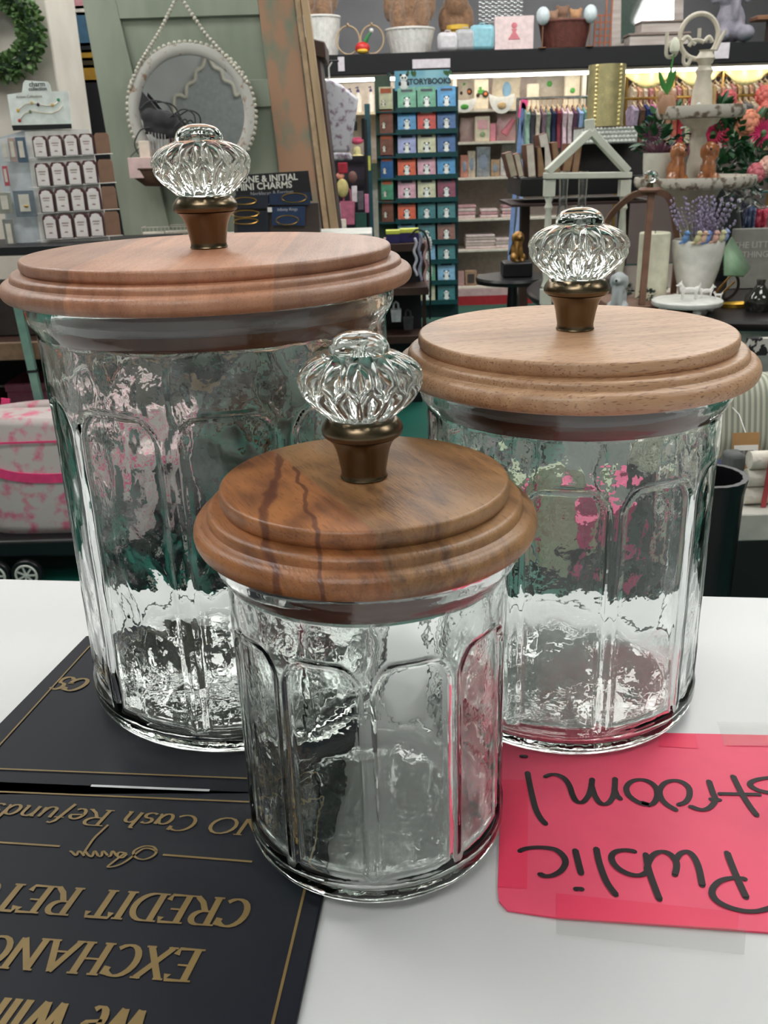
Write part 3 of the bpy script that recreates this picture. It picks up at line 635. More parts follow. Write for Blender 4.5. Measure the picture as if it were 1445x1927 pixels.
# bagged cards on the side panel
for i, (x0, y0, x1, y1, c, lb) in enumerate(((2, 262, 17, 305, (206, 206, 208), 'white bagged jewelry card on the left side of the rack, upper row'), (17, 259, 31, 305, (178, 158, 150), 'tan bagged jewelry card on the rack side, upper row middle'), (31, 258, 50, 306, (86, 104, 122), 'slate blue bagged jewelry card on the rack side, upper row'),
                                             (-4, 362, 22, 402, (150, 150, 140), 'grey bagged jewelry card, rack side, lower row left'), (27, 358, 66, 408, (112, 122, 132), 'grey blue bagged card with gold pendant, rack side, lower row'),
                                             (6, 312, 16, 350, (188, 88, 100), 'narrow rose bagged card between the two side rows'), (8, 412, 28, 470, (130, 132, 128), 'tall grey bagged card at the rack side bottom'))):
    cx, z, w_, h_ = fit(x0, x1, y0, y1, Yr - .03); e = thing('bagged_card', lb, 'jewelry card', (cx, Yr - .03, z), 0, 'bagged cards on the rack side')
    MB().box(-w_ / 2, w_ / 2, 0, .004, 0, h_).build('card', mat(c, .35, coat=.4), e, bev=.001)
    q = MB(); q.prism([(-w_ * .25, h_ * .2), (w_ * .25, h_ * .2), (w_ * .25, h_ * .85), (-w_ * .25, h_ * .85)], -.002, -.0004); q.build('insert', mat((214, 208, 196), .5), e)
    if i == 4: MB().ball((.005, -.004, h_ * .4), (.008, .002, .004), 8).build('pendant', GOLDM, e)
# display table behind the counter on the left (seen around and through the tallest canister)
TT = at(30, 643, 3.12).z
tb = thing('display_table', 'dark wooden display table behind the tallest canister', 'table', (0, 0, 0))
MB().box(-2.6, .0, 3.12, 4.4, TT - .04, TT).build('tabletop', DWOOD, tb, bev=.004)
MB().box(-2.6, .0, 3.105, 3.1195, TT - .06, TT).build('front_edge', mat((120, 98, 76), .6, var=.2), tb, bev=.003)
MB().box(-2.5, -.04, 3.6, 4.3, .26, .29).build('lower_shelf', MWOOD, tb, bev=.003)
for x in (-2.5, -.05):
    for y in (3.22, 4.3): MB().box(x - .035, x + .035, y - .035, y + .035, 0, TT - .041).build('leg', DWOOD, tb, bev=.003)
MB().box(-2.45, -.09, 4.30, 4.33, .30, TT - .05).build('back_board', BLACK, tb)
# riser blocks on the table
e = thing('riser', 'black display riser under the earring card rack', 'riser', (at(90, 456, 3.3).x, 3.3, TT)); MB().box(-.5, .42, -.12, .2, zb - TT - .03, zb - TT - .0005).build('top_board', BLACK, e, bev=.003)
for x in (-.46, .38): MB().box(x - .02, x + .02, -.09, .17, 0, zb - TT - .0305).build('leg', BLACK, e)
a = at(20, 560, 3.3); q = MB(); q.box(-.20, .20, -.08, .12, .0005, .17); tag(q.build('storage_crate', mat((46, 38, 36), .7, var=.3), bev=.006), 'dark brown crate tucked under the riser of the earring rack', 'crate', loc=(a.x, 3.3, TT))
YC = 3.5; zc2 = at(560, 441, YC).z
e = thing('riser', 'low white slatted riser under the bracelet display box', 'riser', (-.24 * YC / 2.7, YC + .06, TT)); MB().box(-.38, .30, -.1, .16, zc2 - TT - .02, zc2 - TT - .0005).build('top_board', mat((196, 196, 190), .5), e, bev=.003)
for x in (-.34, .26): MB().box(x - .015, x + .015, -.06, .12, 0, zc2 - TT - .0205).build('leg', mat((196, 196, 190), .5), e)
# bracelet box with header
e = thing('bracelet_display', 'black box display of gold bracelets headed Initial Mini Charms', 'display box', at(520, 441, YC)); L0 = e.location.copy()
def BL(x, y, dy=0): return at(x, y, YC + dy) - L0
q = MB(); p = [BL(x, y) for x, y in ((440, 330), (446, 388), (588, 378), (580, 321))]; q.prism([(a.x, a.z) for a in p], 0, .006); hb = q.build('header_board', BLACK, e)
q = MB(); p = BL(506, 342); textmesh(q, 'GEMSTONE & INITIAL', .0235 * 1.3, TX(p.x - .045, -.001, p.z) @ Matrix.Rotation(math.radians(1.5), 4, 'Z'), .0004, bold=.0006); p = BL(494, 356)
textmesh(q, 'MINI CHARMS', .0245 * 1.3, TX(p.x + .006, -.001, p.z) @ Matrix.Rotation(math.radians(1.5), 4, 'Z'), .0004, bold=.0006); q.build('lettering', mat((226, 226, 216), .5), hb)
q = MB(); p = BL(512, 366); textmesh(q, 'Necklaces & Earrings', .015 * 1.2, TX(p.x, -.001, p.z) @ Matrix.Rotation(math.radians(1.5), 4, 'Z'), .0004); q.build('subtitle', mat((170, 170, 176), .5), hb)
q = MB(); p = [BL(x, y) for x, y in ((440, 388), (440, 440), (602, 440), (598, 382))]; q.prism([(a.x, a.z) for a in p], .008, .09); bb = q.build('tray', mat((62, 52, 48), .5), e)
for x0, x1, y0, y1, c in ((442, 505, 366, 392, (30, 36, 50)), (507, 584, 362, 385, (30, 48, 78)), (447, 505, 396, 436, (26, 30, 42)), (512, 574, 388, 424, (34, 56, 92))):
    p = [BL(x, y) for x, y in ((x0, y0 + 2), (x0, y1), (x1, y1), (x1, y0))]; q = MB(); q.prism([(a.x, a.z) for a in p], -.006, -.0015); q.build('card_panel', mat(c, .4), e)
for cx, cy, rx_, ry_ in ((461, 378, 21, 6), (554, 372, 22, 8), (463, 402, 24, 6), (463, 416, 22, 5), (541, 414, 20, 8)):
    p = BL(cx, cy); wx = .0020 * rx_; q = MB(); q.tube([(p.x + wx * cos(t * PI / 10), -.010, p.z + ry_ * .0020 * sin(t * PI / 10)) for t in range(20)], .0018, 6, True); q.build('bracelet', GOLDM, e)
p = BL(541, 393); q = MB(); textmesh(q, 'Infinity Rings', .011 * 1.3, TX(p.x, -.007, p.z - .006), .0003); q.build('ring_label', mat((190, 190, 196)), e)
p = BL(508, 392); MB().box(p.x - .008, p.x + .008, -.012, -.010, p.z - .012, p.z + .004).build('price_tag', WHITE, e)
# ---- weathered green door
Yd = 4.0; dr = thing('antique_door', 'weathered sage green panelled door leaning behind the round mirror', 'door', (at(395, 440, Yd).x, Yd, TT)); D0 = dr.location.copy()
def DL(x, y): return at(x, y, Yd) - D0
GD = two_tone((138, 148, 132), (156, 164, 148), 9, .35, .65, .7, stretch=(1, 1, .25), bump=.1); PEEL = two_tone((132, 138, 120), (176, 138, 112), 14, .36, .54, .8, stretch=(1, 1, .5), bump=.2)
q = MB(); top = -420; Lx = lambda y: 155 + (235 - 155) * y / 450; Rx = lambda y: 553 + (606 - 553) * y / 440
fr = lambda y: [(a.x, a.z) for a in y]
kz = TT
def edge(fx, z):
    # x of a leaning edge at height z
    p1 = at(fx(0), 0, Yd); p2 = at(fx(440), 440, Yd); t = (z - p1.z) / (p2.z - p1.z); return p1.x + (p2.x - p1.x) * t - D0.x
z0_, z1_ = 0.0, 1.6
def quadz(f1, f2, za, zb2, y0, y1, mb): mb.prism([(edge(f1, za + TT), za), (edge(f2, za + TT), za), (edge(f2, zb2 + TT), zb2), (edge(f1, zb2 + TT), zb2)], y0, y1)
inL = lambda y: Lx(y) + 62 + y * .06; inR = lambda y: 485 + y * .125
quadz(Lx, Rx, 0, z1_, .02, .035, q); q.build('core_panel', GD, dr)
q = MB(); quadz(Lx, inL, 0, z1_, 0, .02, q); q.build('left_stile', GD, dr, bev=.002)
q = MB(); quadz(inR, Rx, 0, z1_, 0, .02, q); q.build('right_stile', PEEL, dr, bev=.002)
for za, zb2 in ((0, .10), (.60 - .02, .68), (z1_ - .02 - .05, z1_)):
    pass
zA = at(400, 30, Yd).z - TT; zB = at(400, 152, Yd).z - TT; zC = at(400, 204, Yd).z - TT
q = MB(); quadz(inL, inR, zA, z1_, 0, .02, q); q.build('top_rail', GD, dr, bev=.002)
q = MB(); quadz(inL, inR, zC, zB, 0, .02, q); q.build('middle_rail', GD, dr, bev=.002)
q = MB(); quadz(inL, inR, 0, .12, 0, .02, q); q.build('bottom_rail', GD, dr, bev=.002)
mL = lambda y: inL(y) + 12; mR = lambda y: inR(y) - 10
q = MB()
tr1 = lambda y: 548 + y * .125; tr2 = lambda y: 572 + y * .128; tr3 = lambda y: 578 + y * .13
e = thing('door_trim', 'bare tan wooden moulding strip standing along the right edge of the green door', 'moulding', (D0.x, Yd, TT)); 
q = MB(); quadz(lambda y: 555 + y * .126, lambda y: 565 + y * .127, 0, z1_, -.012, .03, q); q.build('inner_strip', mat((186, 160, 128), .7, var=.2), e, bev=.002)
q = MB(); quadz(lambda y: 567 + y * .128, lambda y: 580 + y * .132, 0, z1_, -.02, .03, q); q.build('outer_strip', two_tone((196, 168, 134), (150, 130, 100), 12, .4, .7, .7, stretch=(1, 1, .2)), e, bev=.002)
# dark wooden post beside it
Yp = 4.6; e = thing('cabinet_post', 'dark brown wooden cabinet side with moulded cap right of the green door', 'cabinet', (at(615, 445, Yp).x, Yp, 0)); p1 = at(588, 445, Yp); p2 = at(572, 90, Yp); p3 = at(608, 90, Yp); p4 = at(640, 445, Yp); X0 = e.location.x
q = MB(); q.prism([(p2.x - X0 + .02, 0), (p4.x - X0, 0), (p4.x - X0, p4.z), (p3.x - X0 - .02, p2.z), (p2.x - X0 + .02, p2.z)], 0, .35); q.build('side_board', DWOOD, e, bev=.004)
q = MB(); q.prism([(p2.x - X0 - .02, p2.z - .02), (p3.x - X0 + .01, p2.z - .05), (p3.x - X0 + .01, p2.z + .02), (p2.x - X0 - .02, p2.z + .05)], -.02, .37); q.build('cap', DWOOD, e, bev=.006)
# dark strip of goods between pillar and door
e = thing('hanging_blanket', 'black blanket with yellow and blue bands hanging between pillar and green door', 'blanket', (at(170, 300, 5.1).x, 5.1, 0)); X0 = e.location.x
for y0, y1, c, nm in ((-60, 12, (206, 150, 160), 'pink_band'), (12, 24, (220, 214, 206), 'white_band'), (24, 82, (66, 104, 132), 'blue_band'), (82, 95, (26, 24, 32), 'black_band'), (95, 110, (176, 136, 44), 'yellow_band'), (110, 124, (60, 50, 30), 'dark_band'), (124, 152, (170, 128, 40), 'gold_band'), (152, 520, (20, 18, 26), 'black_cloth')):
    a = at(105, y0, 5.1); b = at(290, y1 if y1 < 500 else 900, 5.1); MB().box(a.x - X0, b.x - X0, 0, .03, max(0, b.z), a.z - .0005).build(nm, mat(c, .8), e)
# ---- round mirror with beaded frame and bead hanger
Ym = Yd - .06; mc = at(362, 213, Ym); R1 = (at(483, 213, Ym) - at(240, 213, Ym)).x / 2; RZ = R1 * 1.0
mr_ = thing('round_mirror', 'round mirror in distressed white beaded frame, hung by a bead rope', 'mirror', mc)
MB().lathe([(0, 0), (R1 * .83, 0), (R1 * .83, .004), (0, .004)], 64).build('mirror_glass', mat((222, 226, 226), .02, metal=1, var=0), mr_).rotation_euler.x = PI / 2; BS = Ym / 3.0
prof = [(R1 * .81, .0), (R1 * .93, 0), (R1 * .98, .008), (R1 * .97, .016), (R1 * .9, .02), (R1 * .83, .014), (R1 * .81, .008)]
q = MB(); n = 72
vs = [(r * cos(2 * PI * k / n), -z - .003, r * sin(2 * PI * k / n)) for r, z in prof for k in range(n)]; M_ = len(prof)
q.add(vs, [(i * n + k, i * n + (k + 1) % n, ((i + 1) % M_) * n + (k + 1) % n, ((i + 1) % M_) * n + k) for i in range(M_) for k in range(n)], True)
DIST = two_tone((198, 196, 190), (160, 136, 116), 40, .58, .68, .6, bump=.2); q.build('frame', DIST, mr_)
q = MB()
for k in range(76): a = 2 * PI * k / 76; q.ball((R1 * cos(a) * .99, -.012, R1 * sin(a) * .99), .0062 * BS, 8)
BEAD = mat((206, 202, 188), .5, var=.12); q.build('bead_edge', BEAD, mr_)
hg = at(336, -12, Ym) - mc
def rope(pts, name):
    q = MB(); 
    for (a, b) in zip(pts, pts[1:]):
        a = Vector(a); b = Vector(b); n = max(1, int((b - a).length / (.0105 * BS)))
        for i in range(n): q.ball(a.lerp(b, i / n), .0058 * BS, 8)
    return q.build(name, BEAD, mr_)
for pxs in (((244, 165), (262, 120), (300, 60), (334, -8)), ((338, -8), (385, 62), (430, 112), (470, 160))):
    rope([at(x, y, Ym - .02) - mc for x, y in pxs], 'bead_rope')
# wicker half-round shelf with pink packs, in front of the mirror
WICK = mat((84, 62, 48), .7, var=.3, bump=.4, bs=200)
sx_, sz_, sw_, sh_ = fit(243, 372, 318, 352, Ym - .10)
e = thing('wicker_shelf', 'half-round brown wicker wall basket below the round mirror', 'basket', (sx_, Ym - .05, sz_))
q = MB(); q.lathe([(0, 0), (sw_ * .32, .004), (sw_ * .46, sh_ * .5), (sw_ * .5, sh_), (sw_ * .46, sh_), (sw_ * .42, sh_ * .6), (0, sh_ * .5)], 32, sy=.55); q.build('bowl', WICK, e)
q = MB(); q.tube([(sw_ * .5 * cos(PI * k / 12), -.55 * sw_ * .5 * sin(PI * k / 12), sh_ + .002) for k in range(-12, 13)], .004, 6); q.build('rim', WICK, e)
q = MB(); q.tube([(-sw_ * .5, 0, sh_), (-sw_ * .5, .02, sh_ + .05), (-sw_ * .30, .02, sh_ + .09)], .002, 6); q.tube([(sw_ * .5, 0, sh_), (sw_ * .46, .02, sh_ + .05), (sw_ * .30, .02, sh_ + .09)], .002, 6); q.build('hanger_wire', BLACK, e)
zt2 = sz_ + sh_ * .5
for x0, x1, y0, lb, c in ((246, 292, 296, 'pale pink boxed soap lying at the left end of the wicker basket', (224, 196, 192)), (264, 284, 265, 'cream folded card leaning upright in the wicker basket', (228, 214, 200)), (290, 330, 312, 'beige box beside the pink soap in the wicker basket', (196, 172, 160))):
    cx, _, w_, _h = fit(x0, x1, y0, 320, Ym - .06); tz = at((x0 + x1) / 2, y0, Ym - .06).z
    tag(MB().box(-w_ / 2, w_ / 2, -.015, .015, 0, tz - zt2 - .002).build('soap_box', mat(c, .6), bev=.002), lb, 'box', loc=(cx, Ym - .055 - (.034 if x0 == 246 else 0), zt2 + .002))
# black reflection in the mirror, built as a solid hat shape before the glass
e = thing('reflected_hat', 'black hat shape with looped trim and comb, standing in for a mirror reflection', 'hat', at(300, 320, Ym - .05)); K0 = e.location.copy()
KL = lambda x, y, d=0: at(x, y, Ym - .05 + d) - K0
BK = mat((38, 38, 42), .6, sheen=.3)
q = MB()
for x, y, r in ((282, 218, .030), (300, 225, .034), (318, 228, .030), (334, 240, .022), (300, 248, .026), (285, 238, .026), (325, 250, .02)): r *= BS; q.ball(KL(x, y), (r, r * .5, r * .85), 12)
o = q.build('crown', BK, e); remesh(o, .006)
q = MB(); p = [KL(x, y) for x, y in ((268, 172), (262, 205), (268, 222), (300, 210), (284, 190))]; q.prism([(a.x, a.z) for a in p], -.008, .004); q.build('peak', BK, e)
for loop in (((320, 222), (345, 206), (366, 216), (366, 240), (350, 260)), ((266, 205), (285, 190), (315, 196), (330, 220)), ((262, 290), (255, 270), (266, 245), (285, 240)), ((330, 240), (350, 225), (358, 250), (345, 275))):
    q = MB(); q.tube([tuple(Vector(KL(*p)) + Vector((0, -.014, 0))) for p in smoothpl(loop)], .003, 6); q.build('loop_trim', BK, e)
q = MB(); 
for i in range(6): a = KL(280 + i * 6, 248 + i * 1, -.016); b = KL(283 + i * 6, 284, -.016); q.bar(a, b, .0032, .002)
q.build('comb', mat((190, 190, 194), .3, metal=.5), e)
# wire tray
cx, z, w_, h_ = fit(258, 348, 428, 448, Ym - .1); e = thing('wire_tray', 'white wire tray with paper rolls low on the green door', 'tray', (cx, Ym + .03, z)); q = MB()
for k in (0, h_ * .9): q.tube([(-w_ / 2, -.05, k), (w_ / 2, -.05, k), (w_ / 2, .05, k), (-w_ / 2, .05, k)], .0018, 6, True)
for i in range(13): x = -w_ / 2 + w_ * i / 12; q.tube([(x, -.05, h_ * .9), (x, -.05, 0), (x, .05, 0)], .0012, 5)
q.build('wire_basket', mat((206, 200, 188), .5), e)
for i, (x0, x1, y0) in enumerate(((262, 300, 430), (300, 345, 420))):
    a = at(x0, y0 + 8, Ym - .09); b = at(x1, y0 + 4, Ym - .09); mid = (a + b) / 2; mid.z = z + .012
    q = MB(); q.cyl((a.x - mid.x, 0, 0), (b.x - mid.x, .02, 0), .008); tag(q.build('paper_roll', mat((226, 218, 204), .6)), ['cream paper roll at the left of the wire tray', 'cream paper roll at the right of the wire tray'][i], 'paper roll', loc=(mid.x, mid.y + .06 + i * .03, mid.z))
# ---- wagon with pink quilted tote bag
e = thing('wagon', 'low black wagon with spoked white wheels on the green floor', 'cart', (-1.16, 2.72, 0)); 
MB().box(-.55, .62, .0, .36, .10, .16).build('bed', BLACKM, e, bev=.01)
def wheel(x, parent, yy):
    h = bpy.data.objects.new('wheel', None); COL.objects.link(h); h.parent = parent; h.location = (x, yy, .052)
    q = MB(); q.lathe([(.036, -.012), (.047, -.012), (.05, -.008), (.05, .008), (.047, .012), (.036, .012)], 28); o = q.build('tyre', BLACKM, h); o.rotation_euler.x = PI / 2
    q = MB(); q.tube([(.033 * cos(2 * PI * k / 28), -.013, .033 * sin(2 * PI * k / 28)) for k in range(28)], .004, 6, True); q.ball((0, -.013, 0), (.009, .004, .009), 10)
    for k in range(7): a = 2 * PI * k / 7; q.bar((0, -.013, 0), (.031 * cos(a), -.013, .031 * sin(a)), .006, .004)
    q.build('spoked_rim', mat((206, 206, 200), .35), h)
wx1 = at(50, 1050, 2.72).x + 1.16; wx0 = at(-10, 1052, 2.72).x + 1.16
for x in (wx0, wx1, .5): wheel(x, e, -.014)
e = thing('tote_bag', 'pink and white floral quilted tote bag with hot pink straps on the wagon', 'bag', (at(148, 1005, 2.9).x, 2.9, .1605)); w_ = .56; ztp = at(70, 772, 2.85).z - .16; X0 = e.location
bm_ = two_tone((206, 194, 192), (220, 120, 146), 24, .50, .66, .8, detail=5, bump=.2)
q = MB()
def bagf(u, v):
    a = 2 * PI * u; hw = .29 - .04 * (1 - v); hd = .12; n_ = 4
    cx_ = abs(cos(a)) ** (2 / n_) * (1 if cos(a) > 0 else -1); sy_ = abs(sin(a)) ** (2 / n_) * (1 if sin(a) > 0 else -1)
    return (cx_ * hw * (1 + .02 * sin(PI * v)), sy_ * hd * (1 + .1 * sin(PI * v)), v * ztp * .98 + .012 * sin(a * 2) * v)
q.grid(bagf, 48, 14); q.build('body', bm_, e, thick=.006)
MB().box(-.21, .21, -.10, .10, 0.0005, .006).build('base', bm_, e)
MB().box(-.235, .235, -.09, .11, ztp * .90, ztp * .92).build('lid_flap', bm_, e, bev=.01)
PS = mat((240, 68, 130), .6)
for yy in (-.137, .13):
    q = MB(); pth = smoothpl([(-.215, ztp * .99), (-.225, ztp * .80), (-.21, ztp * .62), (-.13, ztp * .52), (0, ztp * .49), (.13, ztp * .52), (.235, ztp * .62), (.255, ztp * .85)])
    for a, b in zip(pth, pth[1:]): q.bar((a[0], yy, a[1]), (b[0], yy, b[1]), .030, .005, (0, 1, 0))
    q.build('strap', PS, e)
MB().box(-.20, .22, -.139, -.136, ztp * .79, ztp * .805).build('piping', PS, e)
# things on the lower shelf and beside (show left of and through the tall canister)
for lb, cat, nm, loc, size, m_ in (
    ('pink gift box on the lower shelf seen through the tallest canister', 'box', 'gift_box', (-1.35, 3.72, .2905), (.13, .10, .17), mat((222, 120, 150), .5)),
    ('beige woven storage box on the lower shelf, left of the white one', 'box', 'storage_box', (-1.0, 3.72, .2905), (.11, .1, .22), mat((196, 168, 146), .8, bump=.3)),
    ('white enamel storage box on the lower shelf behind the canisters', 'box', 'storage_box', (-0.62, 3.72, .2905), (.13, .1, .15), mat((206, 216, 206), .5)),
    ('sage green storage box at the right end of the lower shelf', 'box', 'storage_box', (-0.22, 3.72, .2905), (.12, .1, .24), mat((150, 176, 160), .6)),
    ('charcoal storage box far left on the lower shelf', 'box', 'storage_box', (-1.75, 3.72, .2905), (.13, .1, .2), mat((44, 42, 44), .6))):
    e = thing(nm, lb, cat, loc); a, b, c = size; MB().box(-a, a, -b, b, 0, c * .8).build('body', m_, e, bev=.006); MB().box(-a - .004, a + .004, -b - .004, b + .004, c * .8, c).build('lid', m_, e, bev=.006)
for lb, x, y, c, s_ in (('folded peach cloth stacked on the table behind the tallest canister', -.30, 3.24, (220, 176, 150), .11), ('folded grey blanket on the table behind the canisters', -.60, 3.24, (92, 92, 90), .13), ('folded magenta scarf on the table edge, right of the peach cloth', -.11, 3.24, (196, 96, 130), .09), ('folded orange runner at the far left end of the table', -1.95, 3.24, (206, 92, 52), .14)):
    q = MB()
    for k in range(3): q.box(-s_, s_, -.09, .09, k * .02 + .0005, k * .02 + .018)
    tag(q.build('folded_cloth', mat(c, .9, bump=.3), bev=.008), lb, 'cloth', loc=(x, y, TT))
e = thing('garden_pole', 'pale teal metal pole leaning at the table, left of the tallest canister', 'pole', (0, 0, 0)); a = at(34, 575, 3.07); b = at(82, 790, 3.07); d = (b - a) / (b.z - a.z)
q = MB(); q.bar(a, b - d * b.z, .026, .02); q.build('shaft', mat((112, 150, 138), .45), e); c = a + (b - a) * .55; MB().bar(c, c + (b - a) * .02, .032, .026).build('collar', BLACKM, e)

# ================================================================ CENTRE: ledge, racks, shelves
Yb = 7.6
bt = at(900, 92, Yb); bz1 = 1.93; bz0 = 1.79
e = thing('overhead_shelf', 'long black overhead shelf carrying bears, baskets and boxes', 'shelf', (0, Yb, 0))
MB().box(-.62, 4.2, 0, .55, bz0, bz1).build('beam', mat((16, 16, 21), .75), e, bev=.006)
MB().box(-.5, 4.0, .35, .40, bz0 - .02, bz0 - .0005).build('light_strip', emit_mat((1, .93, .80), 14), e)
for x in (-.55, 3.9): MB().box(x - .04, x + .04, .1, .18, 0, bz0 - .0005).build('post', BLACK, e)
struct('trim_2', MB().box(-.6, 4.2, 9.9, 10.0, 2.0, 3.1), mat((112, 112, 116), .8, vs=3))
def shelfitem(x0, x1, yt, Y=None): 
    Y = Y or Yb + .22; cx, z, w_, h_ = fit(x0, x1, yt, 80, Y, bz1 + .0006); return (cx, Y, z), w_, h_
FUR = mat((140, 108, 84), .95, var=.25, vs=40, bump=.9, bs=60, sheen=.4)
def bear(loc, s, label, parts, fur=FUR, group=None, nm='teddy_bear'):
    e = thing(nm, label, 'plush toy', loc, 0, group); q = MB()
    for c, r in parts: q.ball(Vector(c) * s, tuple(v * s for v in r), 12)
    remesh(q.build('body', fur, e), .014 * max(.6, s)); return e
def tapered_basket(loc, w_, h_, m_, label, handle=False, taper=.72, ring=True, weave=True):
    e = thing('wicker_basket', label, 'basket', loc); n = 48; prof = [(0, 0), (w_ * .5 * taper, 0), (w_ * .5 * (taper + 1) / 2, h_ * .5), (w_ * .5, h_), (w_ * .46, h_), (w_ * .44, h_ * .6), (w_ * .4 * taper, .02), (0, .02)]
    pr2 = []
    for (r0, z0), (r1, z1) in zip(prof, prof[1:]):
        for i in range(5): pr2.append((r0 + (r1 - r0) * i / 5, z0 + (z1 - z0) * i / 5))
    q = MB(); q.lathe(pr2, 72, mod=lambda r, z, a: r * (1 + .018 * cos(a * 24))); q.build('woven_body', m_, e)
    if ring: q = MB(); q.tube([(w_ * .49 * cos(2 * PI * k / 40), w_ * .49 * sin(2 * PI * k / 40), h_ + .004) for k in range(40)], .010, 8, True); q.build('rim', m_, e)
    return e
WW = mat((222, 220, 216), .6, bump=.5, bs=90); 
l, w_, h_ = shelfitem(725, 817, 58); tapered_basket(l, w_, h_, WW, 'white wicker basket holding a sitting brown bear on the black shelf', taper=.8)
bear((l[0], l[1], l[2] + h_ * .25), 1, 'large brown bear sitting in the middle white basket', [((0, 0, .10), (.15, .13, .12)), ((-.09, -.07, .20), (.06, .07, .14)), ((.09, -.07, .20), (.06, .07, .14)), ((0, .02, .30), (.14, .10, .16)), ((-.15, 0, .3), (.05, .06, .12)), ((.15, 0, .3), (.05, .06, .12)), ((0, 0, .48), (.10, .10, .10))])
l, w_, h_ = shelfitem(560, 641, 36); l = (l[0], Yb + .2, l[2]); tapered_basket(l, w_, h_, WW, 'white wicker basket at the left end of the black shelf', taper=.8)
bear((l[0], l[1], l[2] + h_ * .45), 1, 'brown bear sitting in the leftmost white basket', [((0, 0, .10), (.14, .13, .12)), ((.04, -.08, .2), (.07, .06, .10)), ((-.09, 0, .25), (.08, .09, .12)), ((.08, .0, .3), (.08, .08, .14))])
l, w_, h_ = shelfitem(826, 890, 0, Yb + .40); bear(l, 1, 'brown bear seated behind the small cases on the black shelf', [((-.07, 0, .09), (.05, .06, .10)), ((.07, 0, .09), (.05, .06, .10)), ((0, .04, .2), (.11, .09, .12)), ((-.09, 0, .25), (.05, .05, .1)), ((.09, 0, .25), (.05, .05, .1)), ((0, 0, .36), (.10, .09, .1))])
for px, lb in ((700, 'bamboo embroidery hoop standing beside the red ornament'), (655, 'bamboo embroidery hoop beside the leftmost white basket')):
    p = at(px, 75, Yb + .08); e = thing('embroidery_hoop', lb, 'hoop', (p.x, Yb + .08, bz1 + .10), 0, 'embroidery hoops'); q = MB(); q.tube([(.085 * cos(2 * PI * k / 36), .02 * sin(2 * PI * k / 36), .096 * sin(2 * PI * k / 36)) for k in range(36)], .006, 6, True); q.build('ring', mat((176, 150, 116), .5), e)
    q = MB(); q.cyl((0, -.012, .096), (0, .012, .11), .006); q.build('clamp_screw', GOLDM, e)
p = at(682, 95, Yb + .04); e = thing('ornament', 'small red and yellow elf ornament on the black shelf', 'ornament', (p.x, Yb + .04, bz1 + .0005)); MB().ball((0, 0, .042), (.055, .04, .042), 12).build('red_body', mat((200, 44, 40), .4), e); MB().ball((0, -.02, .02), (.042, .03, .018), 12).build('yellow_brim', mat((226, 180, 60), .4), e)
q = MB(); q.tube([(.02, 0, .08), (.045, 0, .12), (.065, 0, .145)], [.018, .012, .006], 8); q.build('green_cap', mat((40, 120, 60), .5), e); MB().ball((.07, 0, .155), .016, 10).build('pompom', WHITE, e)
for x0, x1, yt, c, lb in ((823, 862, 61, (206, 202, 208), 'small white rounded case on the black shelf'), (856, 896, 55, (176, 176, 180), 'grey rounded case between the white one and teal one'), (884, 930, 47, (140, 192, 206), 'light teal rounded case on the black shelf')):
    l, w_, h_ = shelfitem(x0, x1, yt, Yb + .05); e = thing('small_case', lb, 'case', l, 0, 'rounded cases on the black shelf')
    MB().box(-w_ / 2, w_ / 2, -.04, .04, 0, h_).build('shell', mat(c, .4), e, bev=.028); q = MB(); q.tube([(-.02, 0, h_ - .002), (-.018, 0, h_ + .012), (.018, 0, h_ + .012), (.02, 0, h_ - .002)], .004, 6); q.build('handle', mat(c, .4), e)
l, w_, h_ = shelfitem(838, 885, 48, Yb + .19); q = MB(); q.lathe([(0, 0), (.06, 0), (.065, h_ * .8), (.085, h_ * .84), (.085, h_), (0, h_)], 32); tag(q.build('storage_tub', mat((222, 182, 70), .5)), 'yellow lidded tub behind the white and grey cases', 'tub', loc=l)
l, w_, h_ = shelfitem(930, 1003, 31, Yb + .06); e = thing('gift_box', 'square pale pink box with a ballerina picture on the black shelf', 'box', l); MB().box(-w_ / 2, w_ / 2, -.03, .03, 0, h_).build('box_body', mat((226, 204, 204), .5), e, bev=.003)
q = MB(); q.ball((0, -.032, h_ * .72), (.022, .002, .02), 10); q.prism([(-.02, h_ * .62), (.02, h_ * .62), (.012, h_ * .52), (.045, h_ * .30), (-.045, h_ * .30), (-.012, h_ * .52)], -.033, -.0305); q.build('ballerina_picture', mat((206, 120, 130), .6), e)
